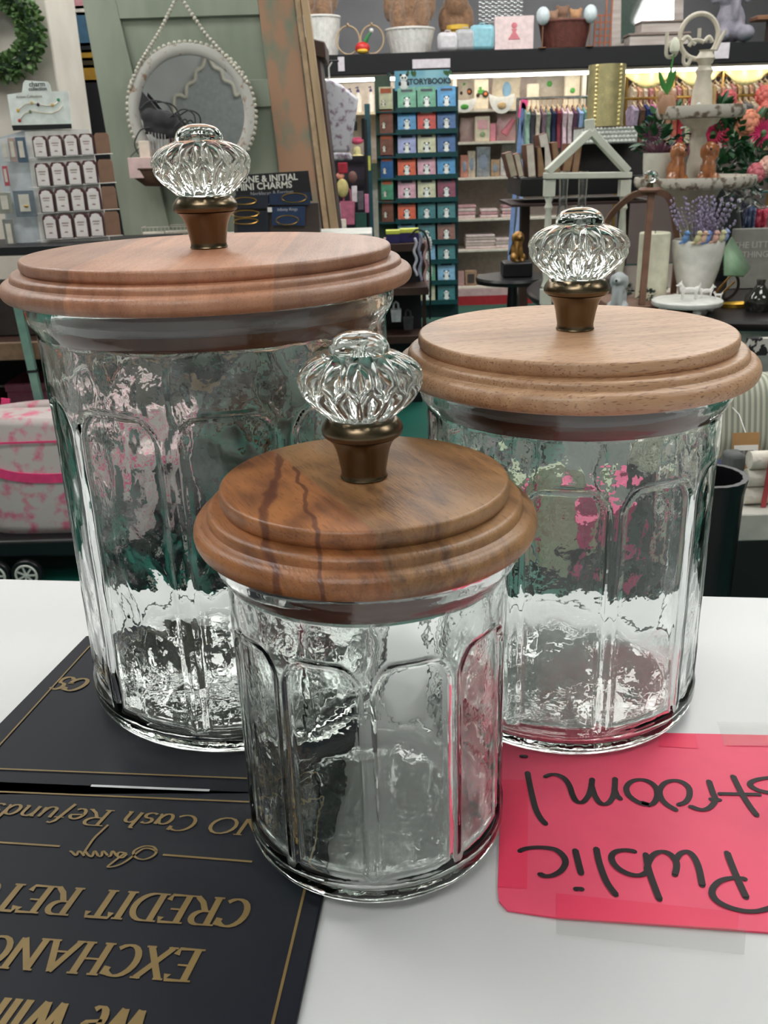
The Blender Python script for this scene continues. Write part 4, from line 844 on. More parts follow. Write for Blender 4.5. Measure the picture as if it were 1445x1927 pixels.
# crystal beads curtain piece
q = MB(); p = at(945, -10, Yb + .3)
for i in range(14):
    for k in range(9): q.ball((i * .024 - .16, 0, -.01 * (i % 2) + .02 + k * .028), .011, 6)
q.box(-.18, .18, -.01, .01, -.012, .02)
tag(q.build('crystal_candle_holder', glass_mat((.9, .92, .93))), 'row of crystal beads on a holder above the pink box', 'candle holder', loc=(p.x, Yb + .34, 2.13))
tag(MB().box(-.2, .2, -.08, .08, 0, 2.118 - bz1 - .0015).build('display_block', mat((92, 88, 88), .7), bev=.004), 'grey block stand behind the pink ballerina box', 'stand', loc=(p.x, Yb + .34, bz1 + .0005))
l, w_, h_ = shelfitem(1014, 1110, 44, Yb + .15); tapered_basket(l, w_, h_, mat((96, 50, 42), .6, bump=.5, bs=90, var=.2), 'dark reddish wicker basket of small plush animals', taper=.8)
for i, (dx, dz, c, lb) in enumerate(((-.10, .02, (150, 118, 96), 'small tan plush animal at the left of the dark basket'), (-.02, .05, (128, 98, 80), 'small brown plush animal in the middle of the dark basket'), (.08, .03, (184, 140, 104), 'small golden plush animal at the right of the dark basket'))):
    bear((l[0] + dx, l[1] - .02 + i * .02, l[2] + h_ * .5 + dz), .36, lb, [((0, 0, .12), (.16, .13, .14)), ((0, -.02, .30), (.13, .12, .12)), ((-.1, 0, .40), (.05, .04, .05)), ((.1, 0, .40), (.05, .04, .05))], mat(c, .9, bump=.6, bs=80), 'small plush animals in the dark basket', 'plush_animal')
for px, py, lb in ((1017, 34, 'pale blue egg ornament left of the dark basket'), (1105, 30, 'pale blue egg ornament right of the dark basket')):
    p = at(px, py, Yb + .12); e = thing('egg_ornament', lb, 'ornament', (p.x, Yb + .12 - .11, bz1 + .0005), 0, 'pale blue eggs on picks'); hh = p.z - bz1; MB().ball((0, 0, hh), (.05, .045, .062), 14).build('egg', mat((196, 208, 212), .4), e); q = MB(); q.cyl((0, 0, .004), (0, 0, hh - .05), .004); q.lathe([(0, 0), (.03, 0), (.03, .006), (0, .008)], 16); q.build('pick', MWOOD, e)
# rust lattice, boxes, mirror, elephant on the right part of the ledge
l, w_, h_ = shelfitem(1120, 1150, 0, Yb + .12); q = MB()
for i in range(4): q.box(-w_ / 2 + w_ * i / 3 - .006, -w_ / 2 + w_ * i / 3 + .006, -.006, .006, 0, .22 + .1 * (i > 1))
for i in range(5): q.box(-w_ / 2, w_ / 2, .0061, .014, .03 + i * .045, .042 + i * .045)
tag(q.build('lattice_panel', mat((158, 96, 70), .6)), 'small rust coloured lattice panel beside the dark basket', 'lattice', loc=l)
l, w_, h_ = shelfitem(1170, 1275, 58, Yb + .2)
GW = two_tone((170, 156, 150), (196, 188, 182), 10, .35, .65, .7, stretch=(.3, 1, 3))
zz_ = bz1 + .0006
for x0, x1, y0, y1, lb in ((1180, 1290, 54, 76, 'long whitewashed wooden crate, lower of the stacked pair'), (1202, 1278, 26, 46, 'smaller whitewashed wooden crate stacked on the long one')):
    cx, z, w_, h_ = fit(x0, x1, y0, y1, Yb + .2); h_ = h_ + .01; q = MB(); q.box(-w_ / 2, w_ / 2, -.09, .09, 0, h_ * .82); e = thing('wooden_crate', lb, 'crate', (cx, Yb + .2, zz_), 0, 'stacked whitewashed crates'); q.build('crate_body', GW, e, bev=.004); MB().box(-w_ / 2 - .01, w_ / 2 + .01, -.1, .1, h_ * .82 + .0003, h_).build('crate_lid', mat((132, 116, 108), .6), e, bev=.003); zz_ += h_ + .0006
Ymr = Yb + .42; cx, z, w_, h_ = fit(1155, 1290, -60, 80, Ymr, bz1 + .0006); e = thing('leaning_mirror', 'rectangular grey-framed mirror reflecting ceiling lights, behind the crates', 'mirror', (cx, Ymr, z)); e.rotation_euler.x = math.radians(-12)
q = MB(); q.box(-w_ / 2, w_ / 2, -.01, .01, 0, .05); q.box(-w_ / 2, -w_ / 2 + .07, -.01, .01, .05, .8); q.box(w_ / 2 - .07, w_ / 2, -.01, .01, .05, .8); q.box(-w_ / 2, w_ / 2, -.01, .01, .8, .86); q.build('frame', GW, e)
MB().box(-w_ / 2 + .07, w_ / 2 - .07, -.004, .004, .05, .8).build('mirror_glass', mat((220, 224, 226), .04, metal=1, var=0), e)
l, w_, h_ = shelfitem(1340, 1398, 0, Yb + .14); bear(l, 1, 'grey plush elephant sitting at the right end of the black shelf', [((.02, 0, .14), (.11, .10, .15)), ((.10, -.10, .06), (.07, .09, .06)), ((-.06, -.08, .05), (.05, .08, .05)), ((0, 0, .34), (.10, .1, .11)), ((.02, -.1, .24), (.03, .03, .10)), ((-.11, 0, .36), (.05, .03, .10)), ((.13, 0, .36), (.05, .03, .10))], mat((140, 136, 148), .9, bump=.5, bs=60), None, 'plush_elephant')
l, w_, h_ = shelfitem(1432, 1490, 30, Yb + .1); e = thing('wooden_stool', 'small tan-topped dark stool right of the plush elephant', 'stool', l); MB().box(-.18, .2, -.08, .08, h_ - .03, h_).build('seat', MWOOD, e, bev=.004)
for x in (-.04, .16): MB().box(x - .02, x + .02, -.06, .06, 0, h_ - .0305).build('leg', DWOOD, e)
# slips of paper hanging on the beam
for x0, x1, y0, y1, lb in ((776, 847, 111, 128, 'white printed shelf notice pinned above the book rack'), (636, 648, 107, 134, 'white price slip at the left end of the black shelf'), (1344, 1372, 80, 110, 'white price slip right of the tiered tray handle')):
    cx, z, w_, h_ = fit(x0, x1, y0, y1, Yb - .004); tag(MB().box(-w_ / 2, w_ / 2, -.002, .002, 0, h_).build('paper_slip', mat((214, 206, 214), .6)), lb, 'paper', loc=(cx, Yb - .004, z))
# ---- storybook rack
Yk = 6.9; kx0 = at(746, 400, Yk).x; kx1 = at(858, 400, Yk).x
kc = (kx0 + kx1) / 2; kw = kx1 - kx0
e = thing('book_rack', 'tall dark green wire book rack headed STORYBOOKS', 'book rack', (kc - .04, Yk, 0)); X0 = e.location
zt_k = at(800, 133, Yk).z; TG = mat((24, 60, 62), .4)
TILT = math.radians(1.2)
def KP(px, py): p = at(px, py, Yk); return p
MB().box(kx0 - X0.x - .02, kx1 - X0.x + .02, .05, .07, .1, zt_k - .1).build('back_panel', mat((22, 52, 56), .6), e)
for x in (-.2, .2): MB().cyl((x, .09, 0), (x, .09, zt_k), .012).build('post', TG, e)
MB().box(-.24, .24, -.05, .30, .0, .03).build('base', TG, e)
side0 = KP(704, 140).x; 
MB().box(side0 - X0.x, kx0 - X0.x - .025, .04, .06, .6, zt_k - .02).build('side_panel', mat((56, 74, 60), .6), e)
# header
a = KP(742, 134); b = KP(846, 168); q = MB(); q.box(a.x - X0.x, KP(846, 134).x - X0.x, -.01, 0, b.z, a.z); hd = q.build('header_sign', two_tone((96, 160, 188), (150, 200, 214), 5, .4, .7), e)
q = MB(); p = KP(806, 158); textmesh(q, 'STORYBOOKS', .048, TX(p.x - X0.x, -.012, p.z), .001, bold=.002); q.build('lettering', mat((46, 60, 66)), hd)
def panda(mb, x, z, s, y):
    mb.mi = 1; mb.ball((x, y, z), (s * .62, .002, s * .6), 12); mb.ball((x, y, z + s * .85), (s * .52, .0025, s * .45), 12)
    mb.mi = 2
    for d in (-1, 1): mb.ball((x + d * s * .42, y - .001, z + s * 1.22), (s * .18, .002, s * .18), 8); mb.ball((x + d * s * .2, y - .003, z + s * .88), (s * .12, .002, s * .14), 8); mb.ball((x + d * s * .55, y - .001, z + s * .15), (s * .2, .003, s * .3), 8)
    mb.mi = 0
q = MB(); p = KP(760, 160); panda(q, p.x - X0.x, p.z, .05, -.012); q.build('panda_picture', [WHITE, mat((236, 238, 236)), BLACK], hd)
for x in (768, 774, 780, 834, 839, 843): p = KP(x, 135); q = MB(); q.leaf((p.x - X0.x, -.013, p.z + .01), (rr(-1, 1), 0, -1), .045, .022, (0, 1, 0)); q.build('leaf_picture', GREEN, hd)
bcol = {'green': (86, 150, 122), 'blue': (60, 138, 190), 'red': (196, 60, 48), 'deep blue': (52, 96, 150), 'cream': (196, 196, 164), 'lilac': (150, 160, 206), 'orange': (208, 84, 44), 'pink': (204, 156, 172), 'plum': (126, 52, 78), 'teal': (40, 116, 122), 'pale blue': (120, 172, 206), 'brick': (126, 84, 72)}
grid_ = [['green', 'green', 'blue'], ['blue', 'red', 'deep blue'], ['lilac', 'cream', 'deep blue'], ['orange', 'pink', 'blue'], ['pink', 'cream', 'plum'], ['orange', 'teal', 'teal'], ['pale blue', 'teal', 'brick'], ['green', 'pale blue', 'teal'], ['cream', 'green', 'pale blue'], ['teal', 'cream', 'teal']]
side_ = ['cream', 'brick', 'brick', 'deep blue', 'green', 'brick', 'teal', 'teal', 'teal', 'teal']
rowy = [207, 248, 292, 333, 376, 415, 455, 492, 531, 568]; NR = len(rowy)
for r_ in range(NR):
    yb_ = rowy[r_]; z_ = KP(800, yb_).z; xs0 = KP(747, yb_).x; xs1 = KP(858, yb_).x
    q = MB(); q.box(side0 - X0.x, xs1 - X0.x + .01, -.05, .045, z_ - .012, z_ - .002); q.box(xs0 - X0.x - .01, xs1 - X0.x + .01, -.054, -.050, z_ - .014, z_ + .018); q.build('pocket_ledge', mat((20, 66, 70), .35), e)
    for c in range(3):
        cc = grid_[r_][c]; bw = kw / 3 * .88; bh = .148; x = xs0 + (c + .5) * (xs1 - xs0) / 3
        q = MB(); q.box(-bw / 2, bw / 2, 0, .008, 0, bh); q.mi = 0; panda(q, 0, .038, .034, -.001); q.mi = 2 if cc not in ('red',) else 1; q.box(-bw * .32, bw * .32, -.0022, -.0004, bh * .80, bh * .9); q.mi = 3; q.box(-bw / 2 + .001, bw / 2 - .001, -.0015, -.0002, .001, .016)
        o = q.build('storybook', [mat(bcol[cc], .35, var=.25, vs=25), mat((230, 234, 230), .4), mat((34, 44, 60), .4), mat(tuple(int(v * .7) for v in bcol[cc]), .4)])
        tag(o, f'{cc} panda storybook in the {ORD[r_]} pocket row of the rack, {["left", "middle", "right"][c]} column', 'book', 'panda storybooks in the rack', (x, Yk - .046, z_ + .0005)); o.rotation_euler = (math.radians(-14), 0, math.radians(rr(-2, 2)))
    if r_ < 6:
        cc = side_[r_]; x = (side0 + xs0) / 2; sw = (xs0 - side0) * .62; q = MB(); q.box(-sw / 2, sw / 2, 0, .008, 0, .15); panda(q, -sw * .2, .04, .02, -.001); q.mi = 3; q.box(-sw * .4, sw * .4, -.002, -.0003, .11, .14)
        tag(q.build('storybook', [mat(bcol[cc], .35, var=.25, vs=25), mat((226, 220, 206), .4), BLACK, mat((168, 86, 58), .4)]), f'{cc} storybook on the narrow side of the rack, {ORD[r_]} row', 'book', 'storybooks on the rack side', (x, Yk - .03, z_ + .0005))
e2 = thing('display_stand', 'slim teal metal display upright left of the book rack', 'stand', (at(694, 300, Yk + .45).x, Yk + .45, 0)); MB().box(-.02, .02, -.02, .02, 0, at(697, 190, Yk).z).build('upright', mat((44, 84, 96), .4), e2); MB().box(-.10, .10, -.10, .10, 0.0, .02).build('foot', TG, e2)
zz1 = at(697, 300, Yk).z; MB().box(-.012, .012, -.024, -.0205, zz1 - .08, zz1 + .02).build('yellow_label', mat((222, 220, 110), .5), e2)
# ---- white lit shelves (left bay and baby bay)
Ys = 8.1; SW = mat((226, 216, 204), .55)
e = thing('wall_shelving', 'white wall shelving unit with baby gifts under the black shelf', 'shelving', (0, Ys, 0)); sx0 = at(856, 300, Ys).x; sx1 = at(990, 300, Ys).x; 
MB().box(sx0, sx1 + .45, .38, .40, .10, 1.79).build('back_panel', mat((186, 172, 164), .7), e)
for x in (sx0, sx1 + .45): MB().box(x - .015, x + .015, -.0, .379, .06, 1.79).build('side_panel', SW, e)
sy = [(205, 'a'), (266, 'b'), (333, 'c'), (411, 'd'), (469, 'e'), (538, 'f')]; SZ = {}
for py, k in sy:
    z = at(920, py, Ys).z; SZ[k] = z; MB().box(sx0 + .0155, sx1 + .4345, 0, .3795, z - .02, z).build('shelf_board', SW, e, bev=.003)
zr_ = at(920, 556, Ys).z; MB().box(sx0, sx1 + .45, -.01, .0, zr_ + .002, SZ['f'] - .021).build('pink_plinth', mat((202, 170, 170), .6), e)
MB().box(sx0, sx1 + .45, -.012, .0, max(.0, at(920, 574, Ys).z), zr_).build('red_kick_strip', mat((168, 36, 44), .5), e)
def onshelf(k, x0, x1, yt, lb, cat, nm, m_, dy=.08, shape='box', depth=.05, group=None, extra=None):
    cx, z, w_, h_ = fit(x0, x1, yt, 300, Ys + dy, SZ[k] + .0006); e = thing(nm, lb, cat, (cx, Ys + dy, z), 0, group)
    if shape == 'box': MB().box(-w_ / 2, w_ / 2, -depth / 2, depth / 2, 0, h_).build('body', m_, e, bev=min(.008, w_ * .1))
    elif shape == 'bag': q = MB(); q.grid(lambda u, v: (-w_ / 2 + w_ * u + .006 * sin(v * 9), -depth * sin(PI * u) * sin(PI * min(1, v * 1.05)) - .004, h_ * v), 12, 12); q.grid(lambda u, v: (w_ / 2 - w_ * u, depth * .5 * sin(PI * u) * sin(PI * v), h_ * v), 12, 12); q.build('clear_pouch', m_, e)
    elif shape == 'fold':
        n = max(1, int(h_ / .022))
        for i in range(n): MB().box(-w_ / 2 + rr(0, .01), w_ / 2 - rr(0, .01), -depth, depth, h_ * i / n + .0003, h_ * (i + 1) / n).build('folded_layer', m_ if i % 2 else mat((226, 206, 204), .9), e, bev=.008)
    if extra: extra(e, w_, h_, depth)
    return e
def tractor(e, w_, h_, d):
    q = MB(); y = -d / 2 - .012; q.box(-.03, .02, y, y + .008, h_ * .52, h_ * .64); q.box(-.02, .0, y, y + .008, h_ * .64, h_ * .74); q.build('tractor_picture', mat((76, 150, 62), .5), e)
    q = MB(); q.ball((.03, y, h_ * .50), (.026, .006, .026), 12); q.ball((-.03, y, h_ * .47), (.015, .006, .015), 10); q.build('tractor_wheels', mat((60, 44, 40), .5), e)
    q = MB(); q.ball((.03, y - .006, h_ * .50), (.012, .003, .012), 10); q.build('wheel_hub', mat((222, 120, 50), .5), e)
GREY = mat((196, 188, 176), .5); CR = mat((228, 216, 194), .6)
onshelf('a', 858, 892, 138, 'clear gift pouch with a green tractor motif, left end of the top shelf', 'gift set', 'gift_pouch', GREY, .18, 'bag', .03, extra=tractor)
onshelf('a', 892, 918, 149, 'cream boxed bib with small green tractor on the top shelf', 'gift set', 'gift_box', CR, .06, extra=tractor)
onshelf('a', 926, 977, 140, 'cream baby outfit pack with blue bow on the top shelf', 'gift set', 'gift_pouch', CR, .18, 'bag', .03, extra=lambda e, w_, h_, d: [MB().ball((0, -d - .01, h_ * .55), (.035, .01, .06), 10).build('blue_outfit', mat((140, 182, 214), .7), e)])
onshelf('a', 1008, 1062, 135, 'cream gift pack with green ball motif, right half of the top shelf', 'gift set', 'gift_pouch', GREY, .2, 'bag', .03, extra=lambda e, w_, h_, d: [MB().ball((-.02, -d - .006, h_ * .66), (.022, .006, .022), 10).build('green_dot', mat((76, 160, 70), .5), e)])
onshelf('a', 990, 1012, 158, 'small white card box left of the green ball pack', 'box', 'gift_box', CR, .06)
onshelf('a', 1060, 1088, 140, 'cream boxed bib with green motif at the right end of the top shelf', 'gift set', 'gift_box', CR, .08, extra=lambda e, w_, h_, d: [MB().ball((0, -d / 2 - .004, h_ * .5), (.02, .005, .02), 10).build('green_dot', mat((76, 160, 70), .5), e)])
for x0, x1, yt, yb_, lb, c in ((852, 896, 184, 212, 'white tractor bib hanging from the top baby shelf, left', (76, 150, 62)), (920, 968, 176, 214, 'white bib with tan bear hanging from the top baby shelf', (190, 160, 120))):
    cx, z, w_, h_ = fit(x0, x1, yt, yb_, Ys - .03); e = thing('baby_bib', lb, 'bib', (cx, Ys - .03, z), 0, 'bibs hanging from the shelf'); q = MB(); pts = [(-w_ / 2, h_)] + arcp(0, h_ * .9, w_ / 2, h_ * .9, 180, 360, 16) + [(w_ / 2, h_), (w_ * .2, h_ * .85), (-w_ * .2, h_ * .85)]; q.prism(pts, -.004, .004); q.build('bib_cloth', WHITE, e)
    MB().ball((0, -.007, h_ * .4), (w_ * .18, .005, h_ * .18), 10).build('motif', mat(c, .7), e)
onshelf('b', 866, 892, 222, 'clear pouch of pink baby items at the left of the second shelf', 'gift set', 'gift_pouch', mat((200, 176, 172), .5), .14, 'bag', .03)
onshelf('b', 893, 921, 219, 'cream framed card with pink square picture on the second shelf', 'frame', 'picture_card', CR, .06, extra=lambda e, w_, h_, d: [MB().box(-w_ * .34, w_ * .34, -d / 2 - .004, -d / 2 - .0005, h_ * .5, h_ * .85).build('pink_picture', mat((226, 172, 180), .6), e), MB().ball((0, -d / 2 - .002, h_ * .28), (.025, .004, .02), 10).build('green_motif', mat((150, 170, 130), .6), e)])
onshelf('b', 921, 932, 232, 'narrow bright pink packet on the second baby shelf', 'packet', 'gift_packet', mat((232, 150, 168), .5), .08)
onshelf('b', 934, 978, 214, 'clear pouch with a pink baby rattle on the second shelf', 'gift set', 'gift_pouch', mat((212, 176, 178), .5), .12, 'bag', .035, extra=lambda e, w_, h_, d: [MB().tube([(-.04, -d - .008, .05), (.04, -d - .008, .16)], [.03, .018], 10).build('pink_toy', mat((220, 130, 146), .6), e)])
for x0, x1, yt, lb, c, nm in ((866, 880, 292, 'coral toy box at the left of the third baby shelf', (206, 140, 124), 'toy_box'), (880, 894, 284, 'beige toy box on the third baby shelf', (206, 190, 170), 'toy_box'), (896, 922, 276, 'wooden blue stacking toy box on the third baby shelf', (152, 156, 160), 'toy_box'), (923, 940, 300, 'tan toy box in the middle of the third baby shelf', (182, 152, 122), 'toy_box'), (941, 966, 296, 'white printed toy box on the third baby shelf', (216, 208, 206), 'toy_box'), (942, 972, 270, 'clear hanging toy packet right of the third shelf', (196, 186, 180), 'toy_box')):
    onshelf('c', x0, x1, yt, lb, 'toy box', nm, mat(c, .5, var=.25, vs=30), .06 if yt != 270 else .2, depth=.06, extra=lambda e, w_, h_, d: [MB().ball((0, -d / 2 - .001, h_ * .5), (w_ * .3, .003, h_ * .25), 10).build('picture', mat((150, 160, 180), .5), e)])
onshelf('d', 858, 895, 385, 'stack of pink and white baby blankets, left of the fourth shelf', 'blanket', 'folded_blanket', mat((206, 160, 166), .9), .1, 'fold', .07)
onshelf('d', 902, 937, 392, 'stack of pink and white baby blankets, middle of the fourth shelf', 'blanket', 'folded_blanket', mat((206, 160, 166), .9), .1, 'fold', .07)
onshelf('d', 942, 972, 385, 'stack of pink and white baby blankets, right of the fourth shelf', 'blanket', 'folded_blanket', mat((206, 160, 166), .9), .1, 'fold', .07)
onshelf('e', 874, 932, 440, 'heap of cream baby blankets with a hanging tag, fifth shelf', 'blanket', 'folded_blanket', mat((196, 180, 172), .9), .12, 'fold', .08)
onshelf('e', 930, 960, 446, 'cream blanket stack at the right of the fifth shelf', 'blanket', 'folded_blanket', mat((190, 176, 170), .9), .12, 'fold', .08)
onshelf('f', 859, 873, 510, 'small pink boxed frame, left of the lowest baby shelf', 'box', 'boxed_frame', mat((190, 150, 148), .6), .08); onshelf('f', 875, 897, 508, 'wooden boxed frame with dark picture on the lowest baby shelf', 'box', 'boxed_frame', mat((168, 136, 110), .6), .08, extra=lambda e, w_, h_, d: [MB().box(-w_ * .3, w_ * .3, -d / 2 - .004, -d / 2 - .0005, h_ * .15, h_ * .75).build('dark_picture', mat((70, 62, 58), .6), e)])
onshelf('f', 899, 920, 516, 'pale boxed frame at the right of the lowest baby shelf', 'box', 'boxed_frame', mat((196, 176, 158), .6), .08)
# left white bay with bottles
lx0 = at(640, 200, Ys).x; lx1 = at(706, 200, Ys).x; e = thing('wall_shelving', 'white wall shelf bay with lotion bottles left of the book rack', 'shelving', (0, Ys, 0))
MB().box(lx0 - .1, sx0 - .05, .38, .40, .1, 1.79).build('back_panel', mat((236, 226, 216), .6), e); zbt = at(670, 211, Ys).z
MB().box(lx0 - .1, sx0 - .05, 0, .3795, zbt - .02, zbt).build('shelf_board', mat((230, 214, 190), .5), e)
z2_ = at(670, 303, Ys).z; MB().box(lx0 - .1, sx0 - .05, 0, .3795, z2_ - .02, z2_).build('shelf_board', mat((190, 160, 130), .5), e)
for x0, x1, yt, lb in ((655, 665, 166, 'white lotion bottle with purple pump, left of the pair on the white shelf'), (668, 680, 163, 'white lotion bottle with purple pump, right of the pair'), (693, 703, 162, 'white lotion bottle with purple pump beside the book rack'), (636, 642, 190, 'short white bottle, leftmost of the small ones'), (645, 652, 188, 'short white bottle beside the pump bottles')):
    cx, z, w_, h_ = fit(x0, x1, yt, 211, Ys + .1, zbt + .0005); e = thing('lotion_bottle', lb, 'bottle', (cx, Ys + .1, z), 0, 'lotion bottles on the white shelf'); q = MB(); q.lathe([(0, 0), (w_ * .48, 0), (w_ * .5, h_ * .08), (w_ * .5, h_ * .62), (w_ * .2, h_ * .74), (w_ * .2, h_ * .78), (0, h_ * .78)], 16); q.build('body', WHITE, e)
    q = MB(); q.lathe([(0, h_ * .7805), (w_ * .26, h_ * .7805), (w_ * .24, h_ * .88), (w_ * .08, h_ * .9), (w_ * .08, h_), (0, h_)], 12); q.bar((0, 0, h_ * .97), (-w_ * .4, 0, h_ * .95), .008); q.build('pump', mat((70, 56, 110), .4), e)
# accessory clutter on and under the second shelf, tower rack
def blobthing(nm, lb, cat, x0, x1, yt, yb_, Y, c, group=None, kind='box', z=None):
    cx, zz, w_, h_ = fit(x0, x1, yt, yb_, Y, z); m_ = mat(c, .75, var=.25)
    q = MB()
    if kind == 'box': q.box(-w_ / 2, w_ / 2, -w_ * .2, w_ * .2, 0, h_); o = q.build(nm, m_, bev=w_ * .08)
    elif kind == 'ball': q.ball((0, 0, h_ / 2), (w_ / 2, w_ * .35, h_ / 2), 14); o = q.build(nm, m_)
    elif kind == 'hat': q.lathe([(0, 0), (w_ * .5, 0), (w_ * .5, .01), (w_ * .28, .02), (w_ * .26, h_ * .8), (w_ * .15, h_), (0, h_)], 20); o = q.build(nm, m_)
    elif kind == 'bag':
        q.prism([(-w_ * .42, 0), (w_ * .42, 0), (w_ * .5, h_ * .62), (-w_ * .5, h_ * .62)], -.03, .03); q.tube([(-w_ * .25, 0, h_ * .62), (-w_ * .2, 0, h_ * .92), (0, 0, h_), (w_ * .2, 0, h_ * .92), (w_ * .25, 0, h_ * .62)], .006, 6); o = q.build(nm, m_)
    return tag(o, lb, cat, group, (cx, Y, zz))
blobthing('knit_cap', 'grey knit cap hanging left of the pink one', 'hat', 646, 662, 248, 275, 7.9, (104, 98, 104), None, 'ball'); blobthing('knit_cap', 'hot pink knit cap near the shelf left of the rack', 'hat', 660, 684, 258, 272, 7.9, (230, 96, 134), None, 'ball')
blobthing('sun_hat', 'cream sun hat below the hot pink cap', 'hat', 660, 684, 276, 296, 7.8, (216, 206, 150), None, 'hat'); blobthing('black_pouch', 'black pouch under the white bottle shelf', 'pouch', 648, 672, 228, 246, 7.9, (44, 40, 44)); blobthing('black_pouch', 'black pouch right of the first, near the dark upright', 'pouch', 680, 696, 222, 262, 7.9, (30, 30, 36))
Yt = 6.3; e = thing('accessory_rack', 'dark wire accessory rack hung with purses and hair ties', 'rack', (at(664, 440, Yt).x, Yt, 0)); X0 = e.location
for px in (630, 690): x = at(px, 330, Yt).x - X0.x; MB().cyl((x, 0, 0), (x, 0, at(px, 225, Yt).z), .012).build('post', BLACK, e)
for py in (300, 345, 395, 440): z = at(660, py, Yt).z; MB().box(at(630, py, Yt).x - X0.x, at(690, py, Yt).x - X0.x, .06, .07, z, z + .02).build('cross_bar', BLACK, e)
MB().box(-.2, .2, -.15, .15, 0, .02).build('base', BLACK, e)
MB().box(at(630, 300, Yt).x - X0.x, at(690, 300, Yt).x - X0.x, .10, .12, .5, at(660, 300, Yt).z).build('mesh_back', mat((46, 38, 50), .8), e)
for i, (x0, x1, yt, yb_, c, k, lb) in enumerate(((640, 668, 352, 422, (170, 92, 116), 'bag', 'rose pink gift purse hanging on the wire accessory rack'), (633, 656, 336, 372, (196, 180, 120), 'ball', 'yellow plush doll on the accessory rack'), (655, 672, 322, 345, (112, 76, 70), 'ball', 'brown plush ball on the accessory rack'), (632, 648, 324, 338, (226, 150, 130), 'ball', 'peach plush head peeking from the accessory rack'), (662, 672, 350, 380, (206, 196, 200), 'box', 'white hair tie pack on the accessory rack'), (673, 684, 360, 395, (84, 76, 84), 'box', 'grey hair tie pack on the accessory rack'), (668, 690, 400, 445, (24, 66, 56), 'box', 'dark green pouch low on the accessory rack'), (632, 644, 382, 410, (176, 190, 200), 'box', 'pale blue packet left of the rose purse'), (628, 652, 412, 447, (216, 202, 190), 'box', 'cream gift bag at the foot of the accessory rack'), (686, 694, 365, 400, (196, 120, 150), 'box', 'pink hair tie pack at the right post of the accessory rack'), (636, 654, 306, 326, (150, 24, 44), 'box', 'crimson pouch at the top of the accessory rack'))):
    blobthing('accessory_' + ('purse' if k == 'bag' else 'toy' if k == 'ball' else 'packet'), lb, 'accessory', x0, x1, yt, yb_, Yt - .06 - .012 * (i % 3), c, 'accessories on the wire rack', k)
# hanging baby clothes
e = thing('baby_outfit', 'white and grey patterned baby outfit hanging right of the brown cabinet post', 'garment', at(634, 302, 5.03)); h_ = at(634, 148, 5.03).z - e.location.z
PT = two_tone((206, 206, 214), (140, 120, 140), 30, .5, .64, .9)
q = MB(); q.prism([(-.09, .12 * h_), (.07, .10 * h_), (.10, .5 * h_), (.12, .75 * h_), (.04, .92 * h_), (-.02, h_), (-.1, .95 * h_), (-.11, .5 * h_)], -.03, .03); q.build('bodice', PT, e, bev=.012)
q = MB(); q.prism([(-.09, 0), (.08, 0), (.07, .095 * h_), (-.085, .11 * h_)], -.035, .035); q.build('ruffle_hem', PT, e, bev=.01)
q = MB(); q.tube([(-.02, 0, h_), (-.02, 0, h_ + .05), (.0, 0, h_ + .08)], .004, 6); q.build('hanger_hook', WHITE, e); MB().cyl((-.10, 0, h_ + .078), (.03, 0, h_ + .078), .005).build('peg_rod', BLACK, e); MB().bar((-.10, 0, h_ + .078), (-.10, -.08, h_ + .078), .01).build('peg_arm', BLACK, e)
# low dark wooden stand with bracelets between the lid and the rack
Yw = 4.7; e = thing('bracelet_stand', 'dark wooden stand with drawers and bead necklaces left of the book rack', 'stand', (at(768, 600, Yw).x, Yw, 0)); zt3 = at(765, 458, Yw).z; hw = .105
for py, nm in ((458, 'top_shelf'), (541, 'lower_shelf'), (632, 'bottom_shelf')): z = at(765, py, Yw).z; MB().box(-.15, hw, 0, .25, z - .04, z).build(nm, DWOOD, e, bev=.003)
for x in (-.14, hw - .012): MB().box(x - .01, x + .01, .23, .249, 0, zt3 - .041).build('side_post', DWOOD, e)
MB().box(-.13, hw - .03, .19, .2, .0, zt3 - .041).build('dark_back', BLACK, e)
for i, (x0, x1, yt, c, lb) in enumerate(((726, 752, 432, (206, 216, 96), 'neon yellow rimmed tray of charms on the dark stand, left'), (752, 788, 430, (40, 40, 150), 'blue bracelet pillow with yellow trim on the dark stand'), (722, 740, 449, (196, 160, 160), 'pink pouch at the left of the dark stand'))):
    cx, z, w_, h_ = fit(x0, x1, yt, 458, Yw + .06, zt3 + .0005); q = MB(); q.box(-w_ / 2, w_ / 2, -.03, .03, 0, h_ * .7); q.mi = 1; q.box(-w_ / 2, w_ / 2, -.032, .032, h_ * .7, h_)
    tag(q.build('bracelet_tray', [mat((38, 34, 90), .5) if i != 2 else mat(c), mat((206, 214, 90), .5) if i != 2 else mat(c)], bev=.002), lb, 'tray', loc=(cx, Yw + .04 + .03 * i, z))
for i, (x, y0, y1, c, nm) in enumerate(((781, 450, 520, (200, 200, 214), 'silver'), (790, 440, 530, (150, 150, 176), 'grey'), (800, 455, 540, (190, 150, 150), 'rosy'), (808, 448, 560, (214, 214, 214), 'white'))):
    e = thing('bead_necklace', f'{nm} bead necklace hanging at the right of the dark stand', 'necklace', at(x, y0, Yw - .03), 0, 'bead necklaces on the stand'); hh = e.location.z - at(x, y1, Yw - .03).z; q = MB()
    for k in range(24): q.ball((.006 * sin(k * .6), 0, -hh * k / 24), .0075, 6)
    q.build('beads', mat(c, .3), e); q = MB(); q.tube([(0, 0, 0), (0, .01, .02), (-.02, .03, .02)], .002, 5); q.build('hook', BLACK, e)
